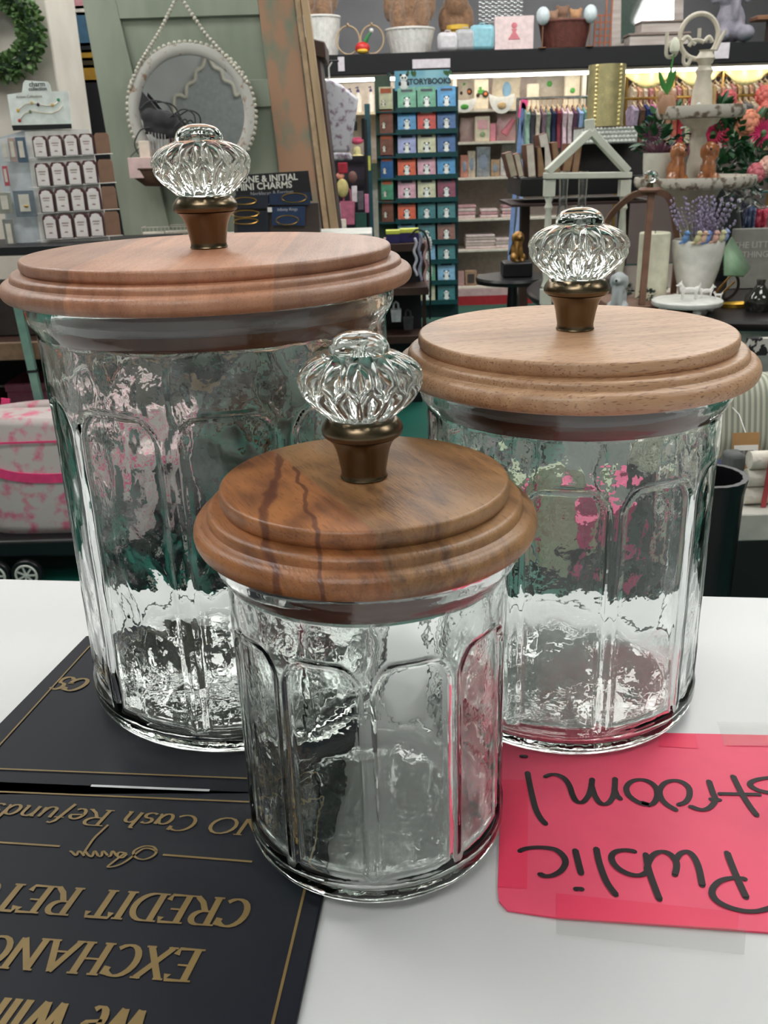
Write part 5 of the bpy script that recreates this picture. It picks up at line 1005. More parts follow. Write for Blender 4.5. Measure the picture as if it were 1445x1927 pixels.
q = MB(); q.tube([at(x, y, Yw - .05) - at(808, 600, Yw - .05) for x, y in smoothpl(((770, 446), (785, 432), (800, 440), (808, 470), (810, 530), (809, 600)))], .005, 6); tag(q.build('wire_arch', BLACKM), 'black wire arch curving over the bead necklaces', 'wire stand', loc=at(808, 600, Yw - .05))
for px, py, c, lb in ((745, 590, (190, 196, 200), 'silver gift bag low on the dark stand'), (768, 605, (60, 60, 64), 'black velvet bust low on the dark stand')):
    blobthing('gift_bag', lb, 'bag', px - 10, px + 10, py - 22, py + 14, Yw + .08, c, None, 'bag')

# ================================================================ RIGHT SIDE
# garments on rails
def garment(x, Y, ztop, w_, h_, cname, c, where_, group, hang=(196, 160, 120), shape=0, thin=.0145):
    e = thing('garment', f'{cname} garment {where_}', 'garment', (x, Y, ztop), PI / 2 + rr(-.05, .05), group)
    q = MB(); q.prism([(-w_ * .5, -h_), (w_ * .5, -h_), (w_ * .38, -h_ * .4), (w_ * .5, -h_ * .12), (w_ * .16, 0), (-w_ * .16, 0), (-w_ * .5, -h_ * .12), (-w_ * .38, -h_ * .4)], -thin, thin); q.build('cloth', mat(c, .85, var=.3, vs=30), e, bev=.006)
    q = MB(); q.tube([(-w_ * .42, 0, -.02), (0, 0, .025), (w_ * .42, 0, -.02)], .006, 6); q.tube([(0, 0, .025), (0, 0, .06), (.018, 0, .075), (.03, 0, .06)], .003, 5); q.build('hanger', mat(hang, .4), e)
Yg = 7.2; gl0 = at(985, 186, Yg); gl1 = at(1104, 182, Yg)
e = thing('clothes_rail', 'chrome rail of small garments left of the gold lantern', 'clothes rail', (gl0.x, Yg, 0)); q = MB(); q.tube([(-.05, 0, gl0.z), (gl1.x - gl0.x + .05, 0, gl0.z)], .01, 8); q.build('bar', CHROME, e); MB().cyl((-.04, 0, 0), (-.04, 0, gl0.z), .012).build('post', CHROME, e); MB().cyl((gl1.x - gl0.x + .04, 0, 0), (gl1.x - gl0.x + .04, 0, gl0.z), .012).build('post', CHROME, e)
gcol = [('mint green', (140, 170, 156)), ('charcoal', (70, 66, 74)), ('cream', (206, 192, 176)), ('dusty mauve', (128, 104, 116)), ('sage', (120, 136, 120)), ('navy', (36, 40, 72)), ('wine red', (128, 50, 66)), ('pale pink', (214, 186, 196)), ('blush white', (212, 192, 196)), ('plum', (96, 62, 86)), ('sky blue', (150, 176, 214)), ('seafoam', (120, 166, 156))]
for i, (cn_, c) in enumerate(gcol):
    t = (i + .5) / 12; x = gl0.x + (gl1.x - gl0.x) * t; prev = gcol[i - 1][0] if i else 'no other'
    garment(x, Yg, gl0.z - .07, .26, rr(.26, .34), cn_, c, f'on the chrome rail, just right of the {gcol[i-1][0]} one' if i else 'at the left end of the chrome rail', 'garments on the chrome rail')
Yh = 8.6; hl0 = at(1185, 186, Yh); hl1 = at(1460, 176, Yh)
e = thing('clothes_rail', 'long brass rail of girls clothes on wooden hangers behind the tiered tray', 'clothes rail', (hl0.x, Yh, 0)); MB().tube([(-.1, 0, hl0.z), (hl1.x - hl0.x + .1, 0, hl0.z)], .012, 8).build('bar', GOLDM, e)
for x in (-.08, hl1.x - hl0.x + .08): MB().cyl((x, 0, 0), (x, 0, hl0.z), .014).build('post', GOLDM, e)
hcols = [('lilac', (196, 176, 206)), ('brown floral', (120, 86, 76)), ('royal blue', (56, 70, 130)), ('bright pink', (214, 120, 176)), ('white', (220, 210, 204)), ('peach', (226, 168, 140)), ('coral', (214, 110, 96)), ('red', (190, 54, 66)), ('ivory', (222, 210, 184)), ('rose', (212, 130, 150)), ('hot pink', (216, 70, 110)), ('tan', (186, 150, 120)), ('navy', (50, 54, 96)), ('blush', (222, 178, 176)), ('crimson', (176, 40, 62)), ('pale green', (160, 180, 150)), ('salmon', (222, 150, 130)), ('grey', (140, 136, 140)), ('cream', (218, 200, 176)), ('magenta', (190, 66, 120)), ('sand', (206, 182, 150)), ('mauve', (160, 120, 140))]
for i, (cn_, c) in enumerate(hcols):
    t = (i + .5) / len(hcols); x = hl0.x + (hl1.x - hl0.x) * t
    garment(x, Yh, hl0.z - .05, .26, rr(.30, .42), cn_, c, f'on the long brass rail, right of the {hcols[i-1][0]} one' if i else 'at the left end of the long brass rail', 'garments on the brass rail', (232, 204, 164), 0, .022)
Yh2 = 9.2; zr2 = at(1300, 160, Yh2).z
for i in range(26):   # second row of hangers higher on the wall
    t = (i + .5) / 26; x = at(1185, 160, Yh2).x * (1 - t) + at(1455, 150, Yh2).x * t
    if i == 0:
        e = thing('clothes_rail', 'upper wall rail of small tops behind the long brass rail', 'clothes rail', (0, Yh2, 0)); MB().tube([(at(1180, 160, Yh2).x, 0, zr2 + .07), (at(1470, 150, Yh2).x, 0, zr2 + .07)], .01, 8).build('bar', GOLDM, e)
        for xx in (at(1180, 160, Yh2).x, at(1470, 150, Yh2).x): MB().cyl((xx, 0, 0), (xx, 0, zr2 + .07), .012).build('post', GOLDM, e)
    cn_, c = [('cream', (226, 206, 176)), ('peach', (226, 176, 146)), ('ivory', (230, 214, 190)), ('rose', (214, 150, 146)), ('gold', (222, 186, 130))][i % 5]
    o = thing('garment', 'small pale top with wooden hanger on the upper wall rail', 'garment', (x, Yh2, zr2), PI / 2 + rr(-.05, .05), 'pale tops on the upper wall rail')
    q = MB(); w_ = .24; h_ = .2; q.prism([(-w_ * .5, -h_), (w_ * .5, -h_), (w_ * .5, -h_ * .2), (w_ * .16, 0), (-w_ * .16, 0), (-w_ * .5, -h_ * .2)], -.015, .015); q.build('cloth', mat(c, .85, var=.3), o, bev=.006); q = MB(); q.tube([(-w_ * .42, 0, -.01), (0, 0, .03), (w_ * .42, 0, -.01)], .008, 6); q.tube([(0, 0, .03), (0, 0, .065), (.018, 0, .08), (.03, 0, .065)], .004, 5); q.build('hanger', mat((236, 210, 168), .35), o)
# yellow scalloped valance
e = thing('valance', 'pale yellow scalloped fabric valance under the black shelf at right', 'valance', (at(1180, 122, 8.0).x, 8.07, bz0)); q = MB(); W_ = at(1460, 120, 8.0).x - at(1180, 120, 8.0).x
q.grid(lambda u, v: (u * W_, .02 * sin(u * 60), -.001 - (.02 + .11 * abs(sin(u * PI * 3))) * v), 90, 3); q.build('fabric', mat((240, 222, 160), .8), e, thick=.004)
for i in range(4): MB().box(W_ * i / 3 - .006, W_ * i / 3 + .006, -.03, -.02, -.14, -.002).build('tassel_cord', mat((190, 150, 80)), e)
# gold pierced lantern
Yl = 4.4; cx, z, w_, h_ = fit(1106, 1174, 122, 238, Yl); 
e = thing('pierced_lantern', 'tall gold pierced metal lantern with scalloped cut bands', 'lantern', (cx, Yl, z)); r_ = w_ / 2
GL = mat((206, 196, 146), .4, metal=.7, var=.15); q = MB(); q.lathe([(r_ * .96, 0), (r_, 0), (r_, h_), (r_ * .96, h_)], 48); q.build('shell', GL, e)
q = MB(); q.lathe([(r_, 0), (r_ * 1.04, 0), (r_ * 1.04, .006), (r_, .006)], 48); q.build('base_ring', GL, e)
for s_ in (-2.35, -.98):
    q = MB()
    for k in range(15):
        a = s_; q.ball((r_ * cos(a), r_ * sin(a), h_ * (k + .5) / 15), (.008, .008, .0085), 8)
    q.build('lattice_band', mat((236, 220, 160), .3, metal=.4), e)
q = MB()
for k in range(60): a = rr(-2.1, -1.2); q.ball((r_ * cos(a), r_ * sin(a), h_ * rr(.05, .95)), .0016, 5)
q.build('pin_holes', mat((236, 220, 160), .3), e)
LZ = z
# white tufted box under it on the stand
cx, z, w_, h_ = fit(1088, 1192, 238, 270, Yl); h_ = LZ - .001 - z
e = thing('tufted_box', 'white lattice-patterned box under the gold lantern', 'box', (cx, Yl + .02, z)); MB().box(-w_ / 2, w_ / 2, -.09, .09, 0, h_ - .003).build('body', mat((196, 202, 196), .6), e, bev=.004)
q = MB()
for i in range(14):
    for k in range(4): q.ball((-w_ / 2 + w_ * (i + .5 + .5 * (k % 2)) / 14.5, -.091, h_ * (k + .5) / 4), (w_ * .036, .006, h_ * .11), 8)
q.build('tufts', mat((222, 226, 220), .5), e); MB().box(-w_ / 2 - .004, w_ / 2 + .004, -.094, .094, h_ - .0028, h_ - .0002).build('lid_board', mat((112, 82, 66), .6), e); TZ = z
# dark stand for books with the tall posts
zs1 = at(1000, 334, 4.45).z
e = thing('display_shelf', 'black two-level shelf stand holding old books behind the white gable frame', 'shelf', (at(1075, 360, 4.45).x, 4.45, 0)); X0 = e.location.x; xa = at(972, 350, 4.45).x - X0; xb = at(1215, 350, 4.45).x - X0
MB().box(xa, xb, -.12, .3, zs1 - .075, zs1).build('upper_board', BLACKM, e, bev=.003); MB().box(xa - .04, xb, -.14, .3, at(1000, 380, 4.45).z - .012, at(1000, 380, 4.45).z).build('lower_board', mat((50, 32, 30), .5), e, bev=.002)
for x in (xa + .06, xb - .06): MB().box(x - .02, x + .02, .1, .16, 0, at(1000, 380, 4.45).z - .0125).build('post', DWOOD, e)
MB().box(at(1085, 300, 4.45).x - X0, xb - .001, .0, .2, zs1 + .0005, TZ - .001).build('back_riser', mat((50, 46, 46), .7), e)
for x0, x1, yt, an, c, lb in ((957, 972, 287, -16, (170, 160, 140), 'pair of slim cream books leaning at the far left of the black stand'), (972, 984, 289, -14, (190, 180, 160), 'slim ivory book leaning second from the left of the black stand'), (990, 1006, 272, -6, (206, 198, 184), 'white-paged brown old book standing third on the black stand'), (1008, 1024, 276, -3, (96, 62, 50), 'dark brown leather book upright on the black stand'), (1022, 1040, 252, -12, (214, 206, 196), 'tall book with white pages rising above its neighbours'), (1040, 1052, 268, -8, (128, 84, 60), 'mid brown book beside the tall white-paged one'), (1052, 1068, 272, 10, (110, 66, 46), 'reddish brown book leaning right toward the gable frame'), (1070, 1084, 274, 6, (92, 58, 44), 'chocolate book nearest the white gable frame')):
    cx, z, w_, h_ = fit(x0, x1, yt, 330, 4.42, zs1 + .003); e = thing('old_book', lb, 'book', (cx, 4.42, z + abs(sin(math.radians(an))) * w_ / 2), 0, 'old books on the black stand'); e.rotation_euler.y = math.radians(an)
    MB().box(-w_ / 2, w_ / 2, -.06, .06, 0, h_).build('cover', mat((106, 70, 54), .6) if sum(c) > 400 else mat(c, .6), e, bev=.001); MB().box(-w_ / 2 + .004, w_ / 2 - .004, -.0615, -.060, .003, h_ - .003).build('pages', mat(c if sum(c) > 400 else (150, 120, 90), .7), e)
# blue ribbons and pink tag hanging
cx, z, w_, h_ = fit(955, 985, 186, 500, 7.17); e = thing('ribbon_bundle', 'long light blue ribbons hanging with a hot pink top, beside the clothes rail', 'ribbon', at(985, 186, 7.17)); K0 = e.location.copy()
for pts, c, nm in ((((986, 190), (980, 240), (972, 330), (965, 400), (958, 500)), (126, 150, 200), 'blue_ribbon'), (((983, 215), (985, 300), (975, 420), (960, 480)), (150, 170, 214), 'blue_ribbon'), (((988, 188), (984, 205), (981, 222)), (240, 90, 150), 'pink_ribbon'), (((990, 200), (988, 260), (984, 300)), (140, 170, 150), 'green_ribbon')):
    q = MB(); pp = [at(x, y, 7.17) - K0 for x, y in smoothpl(pts, 4)]
    for a, b in zip(pp, pp[1:]): q.bar(a, b, .03 if 'pink' not in nm else .05, .006)
    q.build(nm, mat(c, .7), e)
# gold dog statuette on small dark table (left of the medium knob)
zt4 = at(960, 520, 3.95).z; e = thing('pedestal_table', 'small black pedestal table left of the medium canister knob', 'table', (at(965, 520, 3.95).x, 3.95, 0)); q = MB(); q.lathe([(0, zt4 - .025), (.15, zt4 - .025), (.155, zt4 - .01), (.15, zt4), (0, zt4)], 36); q.build('top', BLACKM, e); q = MB(); q.lathe([(0, .03), (.03, .03), (.02, .2), (.03, .4), (.02, zt4 - .026), (0, zt4 - .026)], 16); q.build('stem', BLACKM, e); q = MB(); q.lathe([(0, 0), (.13, 0), (.05, .03), (0, .03)], 24); q.build('foot', BLACKM, e)
def dog(loc, s, label, m_, nm='dog_figurine', cat='figurine', rz=0, group=None):
    e = thing(nm, label, cat, loc, rz, group); q = MB()
    P_ = [((0, .02, .30), (.17, .20, .26)), ((0, -.04, .48), (.14, .15, .20)), ((-.15, -.08, .12), (.09, .15, .12)), ((.15, -.08, .12), (.09, .15, .12)), ((-.07, -.16, .24), (.055, .055, .25)), ((.07, -.16, .24), (.055, .055, .25)), ((-.08, -.21, .03), (.06, .08, .04)), ((.08, -.21, .03), (.06, .08, .04)), ((0, -.08, .72), (.15, .15, .15)), ((0, -.22, .68), (.075, .09, .065)), ((-.15, -.06, .66), (.05, .07, .14)), ((.15, -.06, .66), (.05, .07, .14)), ((.12, .2, .06), (.05, .12, .05))]
    for c, r in P_: q.ball(Vector(c) * s, tuple(v * s for v in r), 14)
    remesh(q.build('body', m_, e), .022 * s, 3); MB().ball(Vector((0, -.31, .71)) * s, .028 * s, 8).build('nose', BLACKM, e); return e
dog((at(972, 480, 3.95).x, 3.95, zt4 + .06), .14, 'small gold dog statuette on a dark base, left of the medium knob', mat((150, 112, 58), .35, metal=.6), rz=.3); tag(MB().box(-.06, .06, -.05, .05, 0, .0595).build('statuette_base', BLACKM, bev=.006), 'black block under the gold dog statuette', 'base', loc=(at(972, 480, 3.95).x, 3.95, zt4 + .0005))
# ---- round black table
TB = .78; tcx, tcy, tr = 1.27, 3.42, .72
e = thing('round_table', 'round black-topped table with pale skirt behind the medium canister', 'table', (tcx, tcy, 0)); q = MB(); q.lathe([(0, TB - .03), (tr - .008, TB - .03), (tr, TB - .02), (tr, TB - .008), (tr - .008, TB), (0, TB)], 96); q.build('tabletop', mat((36, 30, 32), .28), e)
q = MB(); q.lathe([(0, .02), (tr - .10, .02), (tr - .06, TB - .15), (tr - .03, TB - .0305), (0, TB - .0305)], 96, mod=lambda r, z, a: r * (1 + .006 * sin(a * 40))); q.build('skirt', mat((176, 178, 174), .8), e)
def TP(px, py): p = at(px, py, 3.0); return p
# white gable frame
Yf = 3.15; e = thing('gable_frame', 'white wooden gable frame with turned posts on the black table', 'frame', (at(1104, 400, Yf).x, Yf, TB)); K0 = e.location.copy(); IV = mat((206, 208, 194), .5, var=.06)
FL = lambda x, y: at(x, y, Yf) - K0
MB().bar(FL(1024, 331), FL(1186, 329), .018, .05).build('cross_beam', IV, e, bev=.002)
MB().bar(FL(1030, 324), FL(1111, 247), .022, .05).build('left_rafter', IV, e, bev=.002); MB().bar(FL(1180, 322), FL(1111, 247), .022, .05).build('right_rafter', IV, e, bev=.002); MB().bar(FL(1111, 258), FL(1109, 224), .024, .045).build('finial_post', IV, e, bev=.003)
for px in (1034, 1176):
    p = FL(px, 335); h_ = p.z; a = FL(px, 500); q = MB(); w_ = .017
    tx = p.x; q.box(tx - w_, tx + w_, -w_, w_, h_ - .055, h_ - .005); q.box(tx - w_, tx + w_, -w_, w_, 0.0, .05)
    q.lathe([(.010, .05), (.016, .06), (.010, .08), (.015, .12), (.017, h_ * .45), (.012, h_ * .62), (.009, h_ - .10), (.014, h_ - .09), (.009, h_ - .075), (.015, h_ - .0551)], 20, (tx, 0, 0)); q.build('turned_post', IV, e)
# glass carafes under the gable
for px, lb in ((1060, 'clear glass carafe leaning under the gable frame at left'), (1096, 'clear glass carafe under the gable frame at right')):
    cx, z, w_, h_ = fit(px - 10, px + 10, 322, 400, 3.4, TB); e = thing('glass_carafe', lb, 'carafe', (cx, 3.4, TB + .0005)); q = MB(); q.lathe([(0, 0), (.04, 0), (.045, .06), (.03, h_ * .5), (.014, h_ * .75), (.018, h_), (.015, h_), (.011, h_ * .75), (.027, h_ * .5), (.042, .06), (.037, .005), (0, .005)], 28); q.build('bottle', CLEAR, e)
# white plush/stone dog beside the gable
cx, z, w_, h_ = fit(1145, 1190, 470, 558, 2.95, TB + .0005); dog((cx, 2.95, z), .145, 'pale grey stone animal figure on the table behind the medium knob', mat((178, 184, 186), .7), 'stone_figure', 'figurine', -.5)
# wooden lantern frame with crystal knob, candle
Yc = 2.93; b = at(1222, 552, Yc); e = thing('wooden_lantern', 'open curved wooden lantern with crystal finial around a white candle', 'lantern', (at(1228, 552, Yc).x, Yc, TB + .0005)); K0 = e.location.copy(); LW = mat((122, 88, 70), .55, var=.2, vs=20)
CL = lambda x, y, d=0: at(x, y, Yc + d) - K0
zt5 = CL(1236, 362).z; x5 = CL(1232, 362).x
MB().box(-.13, .13, -.02, .24, 0, .024).build('base_board', LW, e, bev=.003)
MB().bar((x5 - .016, -.005, .0245), (x5 + .004, .05, zt5), .019, .012).build('front_rib', LW, e)
for dx in (-.125, .115): q = MB(); 
for dx, nm in ((-.13, 'left_rib'), (.13, 'right_rib')):
    q = MB(); pts = [(dx, .21, .0245), (dx, .21, zt5 * .45), (dx * .82, .19, zt5 * .75), (dx * .45, .12, zt5 * .95), (x5, .06, zt5)]; pp = smoothpl(pts, 5)
    for a, c in zip(pp, pp[1:]): q.bar(a, c, .018, .012)
    q.build(nm, LW, e)
q = MB(); q.lathe([(0, zt5), (.034, zt5), (.036, zt5 + .006), (.030, zt5 + .012), (0, zt5 + .012)], 28, (x5, .055, 0)); q.build('top_disc', LW, e); q = MB(); q.lathe([(0, zt5 + .0121), (.010, zt5 + .0121), (.009, zt5 + .026), (0, zt5 + .026)], 16, (x5, .055, 0)); q.build('brass_cap', BRASS, e); q = MB(); q.ball((x5, .055, zt5 + .044), (.023, .023, .018), 14); q.build('crystal_knob', KGLASS, e, sharp=20)
cx, z, w_, h_ = fit(1201, 1258, 437, 530, Yc + .12); e = thing('pillar_candle', 'white pillar candle inside the wooden lantern', 'candle', (cx, Yc + .12, TB + .026)); h_ = at(1230, 437, Yc + .12).z - TB - .026; q = MB(); q.lathe([(0, 0), (w_ / 2, 0), (w_ / 2, h_ - .003), (w_ / 2 - .003, h_), (w_ * .3, h_ - .004), (0, h_ - .004)], 40); q.build('wax', mat((222, 220, 196), .5), e); MB().cyl((0, 0, h_ - .0035), (0, 0, h_ + .006), .0012).build('wick', BLACK, e)
for px, lb in ((1197, 'dark green moss ball left of the pillar candle'), (1262, 'dark green moss ball right of the pillar candle'), (1216, 'dark green moss ball in front of the pillar candle')):
    p = at(px, 520, 2.98); q = MB(); foliage(q, (0, 0, .022), (.022, .022, .018), 90, .012); tag(q.build('moss_ball', mat((52, 66, 56), .8)), lb, 'moss ball', 'moss balls by the candle', (p.x, 3.0 + (.10 if px != 1216 else -.035) , TB + .027))
# white cake stand with ball feet
Yq = 2.82; cx, z, w_, h_ = fit(1243, 1376, 520, 560, Yq); e = thing('footed_tray', 'round white footed tray on ball feet holding white dog figurines', 'tray', (cx, Yq + .07, TB + .0005)); r_ = w_ / 2
q = MB(); q.lathe([(0, .026), (r_ * .96, .026), (r_, .031), (r_, .040), (r_ * .97, .043), (r_ * .95, .041), (0, .041)], 64); q.build('plate', mat((226, 226, 222), .4), e)
for k in range(4): a = -PI / 2 + k * PI / 2 + .1; MB().ball((r_ * .72 * cos(a), r_ * .72 * sin(a), .0133), .0132, 14).build('ball_foot', WHITE, e)
FZ = TB + .0425
def standdog(loc, s, lb, flip=1, rz=0):
    e = thing('dog_figurine', lb, 'figurine', loc, rz, 'white dog figurines on the tray'); q = MB()
    for c, r in (((0, 0, .5), (.42, .13, .15)), ((-.36, 0, .58), (.14, .12, .18)), ((-.46, 0, .78), (.12, .1, .11)), ((-.6, 0, .74), (.1, .055, .05)), ((.36, 0, .52), (.14, .12, .16)), ((-.42, 0, .92), (.04, .06, .06)), ((.5, 0, .66), (.06, .05, .10)), ((.54, 0, .78), (.05, .04, .09))): q.ball(Vector((c[0] * flip, c[1], c[2])) * s, tuple(v * s for v in r), 12)
    for x in (-.33, .33):
        for y in (-.08, .08): q.tube([Vector((x * flip, y, .48)) * s, Vector(((x + .03) * flip, y, .2)) * s, Vector((x * flip, y, .02)) * s], [.075 * s, .045 * s, .05 * s], 8)
    remesh(q.build('body', WHITE, e), .035 * s, 2)
for x0, x1, yt, lb, fl, dy in ((1278, 1322, 493, 'white standing dog figurine, leftmost on the footed tray', 1, -.01), (1318, 1348, 494, 'white standing dog figurine with curled tail, middle of the footed tray', -1, .03), (1346, 1364, 507, 'small white lying dog figurine at the right of the tray', 1, .0)):
    cx2, z, w_, h_ = fit(x0, x1, yt, 530, Yq + .06 + dy, FZ); standdog((cx2, Yq + .06 + dy, FZ + .0008), min(h_ / .95, w_ / 1.15), lb, fl)
# white pot with birds and lavender
Yv = 3.02; cx, z, w_, h_ = fit(1270, 1366, 452, 520, Yv); h_ = at(1318, 452, Yv).z - TB; e = thing('bird_planter', 'white ceramic planter with small coloured birds on its rim', 'planter', (cx, Yv + .03, TB + .0005)); r_ = w_ / 2
q = MB(); q.lathe([(0, 0), (r_ * .5, 0), (r_ * .55, h_ * .1), (r_ * .86, h_ * .55), (r_ * .99, h_ * .85), (r_, h_ * .97), (r_ * .96, h_), (r_ * .9, h_ * .97), (r_ * .88, h_ * .85), (0, h_ * .85)], 56); q.build('pot', mat((226, 224, 218), .2, coat=.5), e)
for k, (px, py, c, cn_) in enumerate(((1290, 446, (96, 136, 190), 'blue_bird'), (1308, 453, (206, 196, 150), 'yellow_bird'), (1325, 446, (110, 140, 196), 'blue_bird'), (1341, 446, (206, 160, 148), 'pink_bird'), (1356, 446, (200, 200, 160), 'cream_bird'), (1366, 450, (140, 160, 206), 'lilac_bird'), (1318, 460, (206, 170, 150), 'peach_bird'))):
    a = -PI + .35 + k * (PI - .7) / 5 if k < 6 else -PI / 2; bx_ = at(px, py, Yv - .02).x - e.location.x; bx_ = max(-r_ * .97, min(r_ * .97, bx_)); by = -math.sqrt(max(0, r_ * r_ * .95 - bx_ * bx_)); q = MB(); q.ball((bx_, by, h_ + .008), (.011, .012, .015), 10, Quaternion((0, 1, 0), .4)); q.ball((bx_ + .003, by - .003, h_ + .024), .009, 10); q.tube([(bx_ - .004, by, h_), (bx_ - .02, by - .004, h_ - .006)], [.007, .003], 6); q.tube([(bx_ + .006, by - .009, h_ + .024), (bx_ + .010, by - .016, h_ + .023)], [.003, .0008], 6)
    q.build(cn_, mat(c, .35), e)
e = thing('lavender_plant', 'purple lavender bunch growing from the bird planter', 'plant', (cx, Yv + .03, TB + h_ * .86)); q = MB(); lv = MB()
for k in range(85):
    a = rr(0, 2 * PI); r2 = rr(0, .085); t = Vector((r2 * cos(a) * 1.3, r2 * sin(a), rr(.05, .15))); b0 = Vector((t.x * .35, t.y * .35, .002)); q.tube([b0, b0.lerp(t, .6) + Vector((0, 0, .01)), t], .0010, 4)
    for i in range(5): lv.ball(b0.lerp(t, .55 + .11 * i) + Vector((rr(-.003, .003), rr(-.003, .003), .008)), (.0042, .0042, .0055), 5)
q.build('stems', mat((96, 110, 90), .7), e); lv.build('blossoms', mat((150, 138, 166), .8, var=.25, vs=60), e)
# tiered tray
Y3 = 3.25; cxt = at(1307, 340, Y3).x; e = thing('tiered_tray', 'distressed white two-tier tray with turned column and ring handle', 'tiered tray', (cxt, Y3, TB + .0005)); SHB = two_tone((198, 192, 180), (120, 104, 90), 38, .50, .60, .6, bump=.2)
z1 = at(1307, 345, Y3).z - TB; z2 = at(1307, 214, Y3).z - TB; r1_ = (at(1414, 340, Y3).x - at(1192, 340, Y3).x) / 2; r2_ = (at(1386, 210, Y3).x - at(1224, 210, Y3).x) / 2; z3 = at(1307, 95, Y3).z - TB
for zz, rr_, nm in ((z1, r1_, 'lower_tray'), (z2, r2_, 'upper_tray')):
    q = MB(); q.lathe([(0, zz - .012), (rr_ * .93, zz - .014), (rr_ * .98, zz - .006), (rr_, zz + .008), (rr_ * .985, zz + .022), (rr_ * .95, zz + .022), (rr_ * .93, zz + .002), (0, zz)], 72, mod=lambda r, z, a: r * (1 + .008 * sin(a * 36)) if r > rr_ * .94 else r); q.build(nm, SHB, e)
IV2 = mat((208, 200, 184), .5, var=.1)
q = MB(); q.lathe([(0, 0), (.09, 0), (.09, .012), (.05, .02), (.035, .05), (.03, z1 * .4), (.04, z1 * .7), (.075, z1 - .04), (.09, z1 - .0145), (0, z1 - .0145)], 40); q.build('foot_column', IV2, e)
q = MB(); q.lathe([(0, z1 + .0005), (.035, z1 + .0005), (.028, z1 + .03), (.03, z1 + .06), (.022, z1 + .10), (.028, z1 + .13), (.022, z1 + .15), (.03, z1 + .17), (.055, z2 - .03), (.065, z2 - .0145), (0, z2 - .0145)], 40); q.build('middle_column', IV2, e)
q = MB(); q.lathe([(0, z2 + .0005), (.034, z2 + .0005), (.034, z2 + .02), (.030, z2 + .07), (.022, z2 + .11), (.028, z2 + .125), (.018, z2 + .14), (.03, z2 + .16), (.018, z2 + .18), (.022, z3), (0, z3)], 40); q.build('upper_column', IV2, e)
HL = lambda x, y: at(x, y, Y3) - e.location
q = MB(); c = HL(1317, 68); q.tube([(c.x + .060 * cos(2 * PI * k / 32), .01, c.z + .064 * sin(2 * PI * k / 32)) for k in range(32)], .0075, 8, True); q.build('ring_handle', IV2, e)
for pts in (((1253, 62), (1252, 85), (1252, 105), (1260, 108), (1270, 100), (1272, 85), (1262, 80), (1252, 90)), ((1282, 78), (1290, 70), (1298, 78), (1294, 88)), ((1314, 54), (1313, 72)), ((1324, 78), (1332, 70), (1338, 80)), ((1362, 58), (1352, 78), (1344, 95)), ((1285, 98), (1284, 118), (1292, 122), (1298, 108)), ((1330, 112), (1335, 118), (1337, 108)), ((1306, 84), (1300, 78), (1312, 76), (1322, 80))):
    q = MB(); q.tube([tuple(HL(*p) + Vector((0, -.012, 0))) for p in smoothpl(pts, 5)], .006, 8); q.build('scroll_letter', IV2, e)
# dogs on the lower tier, pots and small things
for x0, x1, lb, fz in ((1250, 1302, 'glossy amber ceramic dog, left of the pair on the lower tier', .35), (1311, 1365, 'glossy amber ceramic dog, right of the pair on the lower tier', -.25)):
    cx, z, w_, h_ = fit(x0, x1, 264, 333, Y3 - .12, TB + z1); dog((cx, Y3 - .10, TB + z1 + .001), .148, lb, mat((156, 98, 60), .2, coat=.6, var=.35, vs=40), 'ceramic_dog', 'figurine', fz, 'amber ceramic dogs')
cx, z, w_, h_ = fit(1208, 1268, 288, 335, Y3 - .02, TB + z1); e2 = thing('succulent_pot', 'white pearly pot with purple succulents on the lower tier', 'potted plant', (cx + .01, Y3, TB + z1 + .001)); h_ = at(1238, 288, Y3).z - TB - z1; q = MB(); q.lathe([(0, 0), (.046, 0), (.052, h_ * .5), (.054, h_), (.05, h_), (.048, h_ * .8), (0, h_ * .8)], 40); q.build('pot', mat((206, 204, 192), .25, coat=.4), e2)
q = MB()
for k in range(60): a = rr(0, 6.3); q.leaf((0.018 * cos(a), .018 * sin(a), h_ * .8), (cos(a), sin(a), rr(.6, 2)), rr(.04, .075), .014)
q.build('leaves', mat((118, 78, 96), .5, var=.3), e2)
# bunny / tulip on the upper tier
cx, z, w_, h_ = fit(1235, 1275, 176, 206, Y3 - .05, TB + z2); e2 = thing('tulip_pot', 'white tulip with green leaves in a terracotta bunny-shaped pot on the upper tier', 'potted plant', (cx + .005, Y3 - .03, TB + z2 + .001)); q = MB(); q.lathe([(0, 0), (.022, 0), (.03, .03), (.02, .055), (0, .055)], 20); q.ball((-.02, 0, .05), (.012, .01, .02), 8); q.ball((.02, 0, .05), (.012, .01, .02), 8); q.build('pot', mat((176, 134, 106), .5), e2)
q = MB(); q.tube([(0, 0, .05), (.004, 0, .12), (.012, 0, .175)], .0028, 6)
for d in (-.5, .25, .05): q.leaf((0, 0, .055), (d, -.15, 1), .085, .018, (0, 1, 0))
q.build('stem_leaves', mat((70, 140, 66), .5), e2); q = MB(); q.lathe([(.003, .172), (.014, .18), (.016, .195), (.011, .212), (.004, .22)], 14, (.012, 0, 0)); q.build('tulip_flower', mat((226, 226, 206), .5), e2)
p = at(1312, 195, Y3 - .05); dog((p.x + .0, Y3 - .062, TB + z2 + .001), .035, 'tiny white animal figure at the column foot on the upper tier', WHITE, 'small_figurine')
p = at(1342, 190, Y3); tag(MB().cyl((0, 0, 0), (0, 0, .075), .008).build('wooden_peg', mat((190, 160, 112), .6)), 'short tan wooden peg right of the column on the upper tier', 'peg', loc=(p.x, Y3 + .0, TB + z2 + .001))
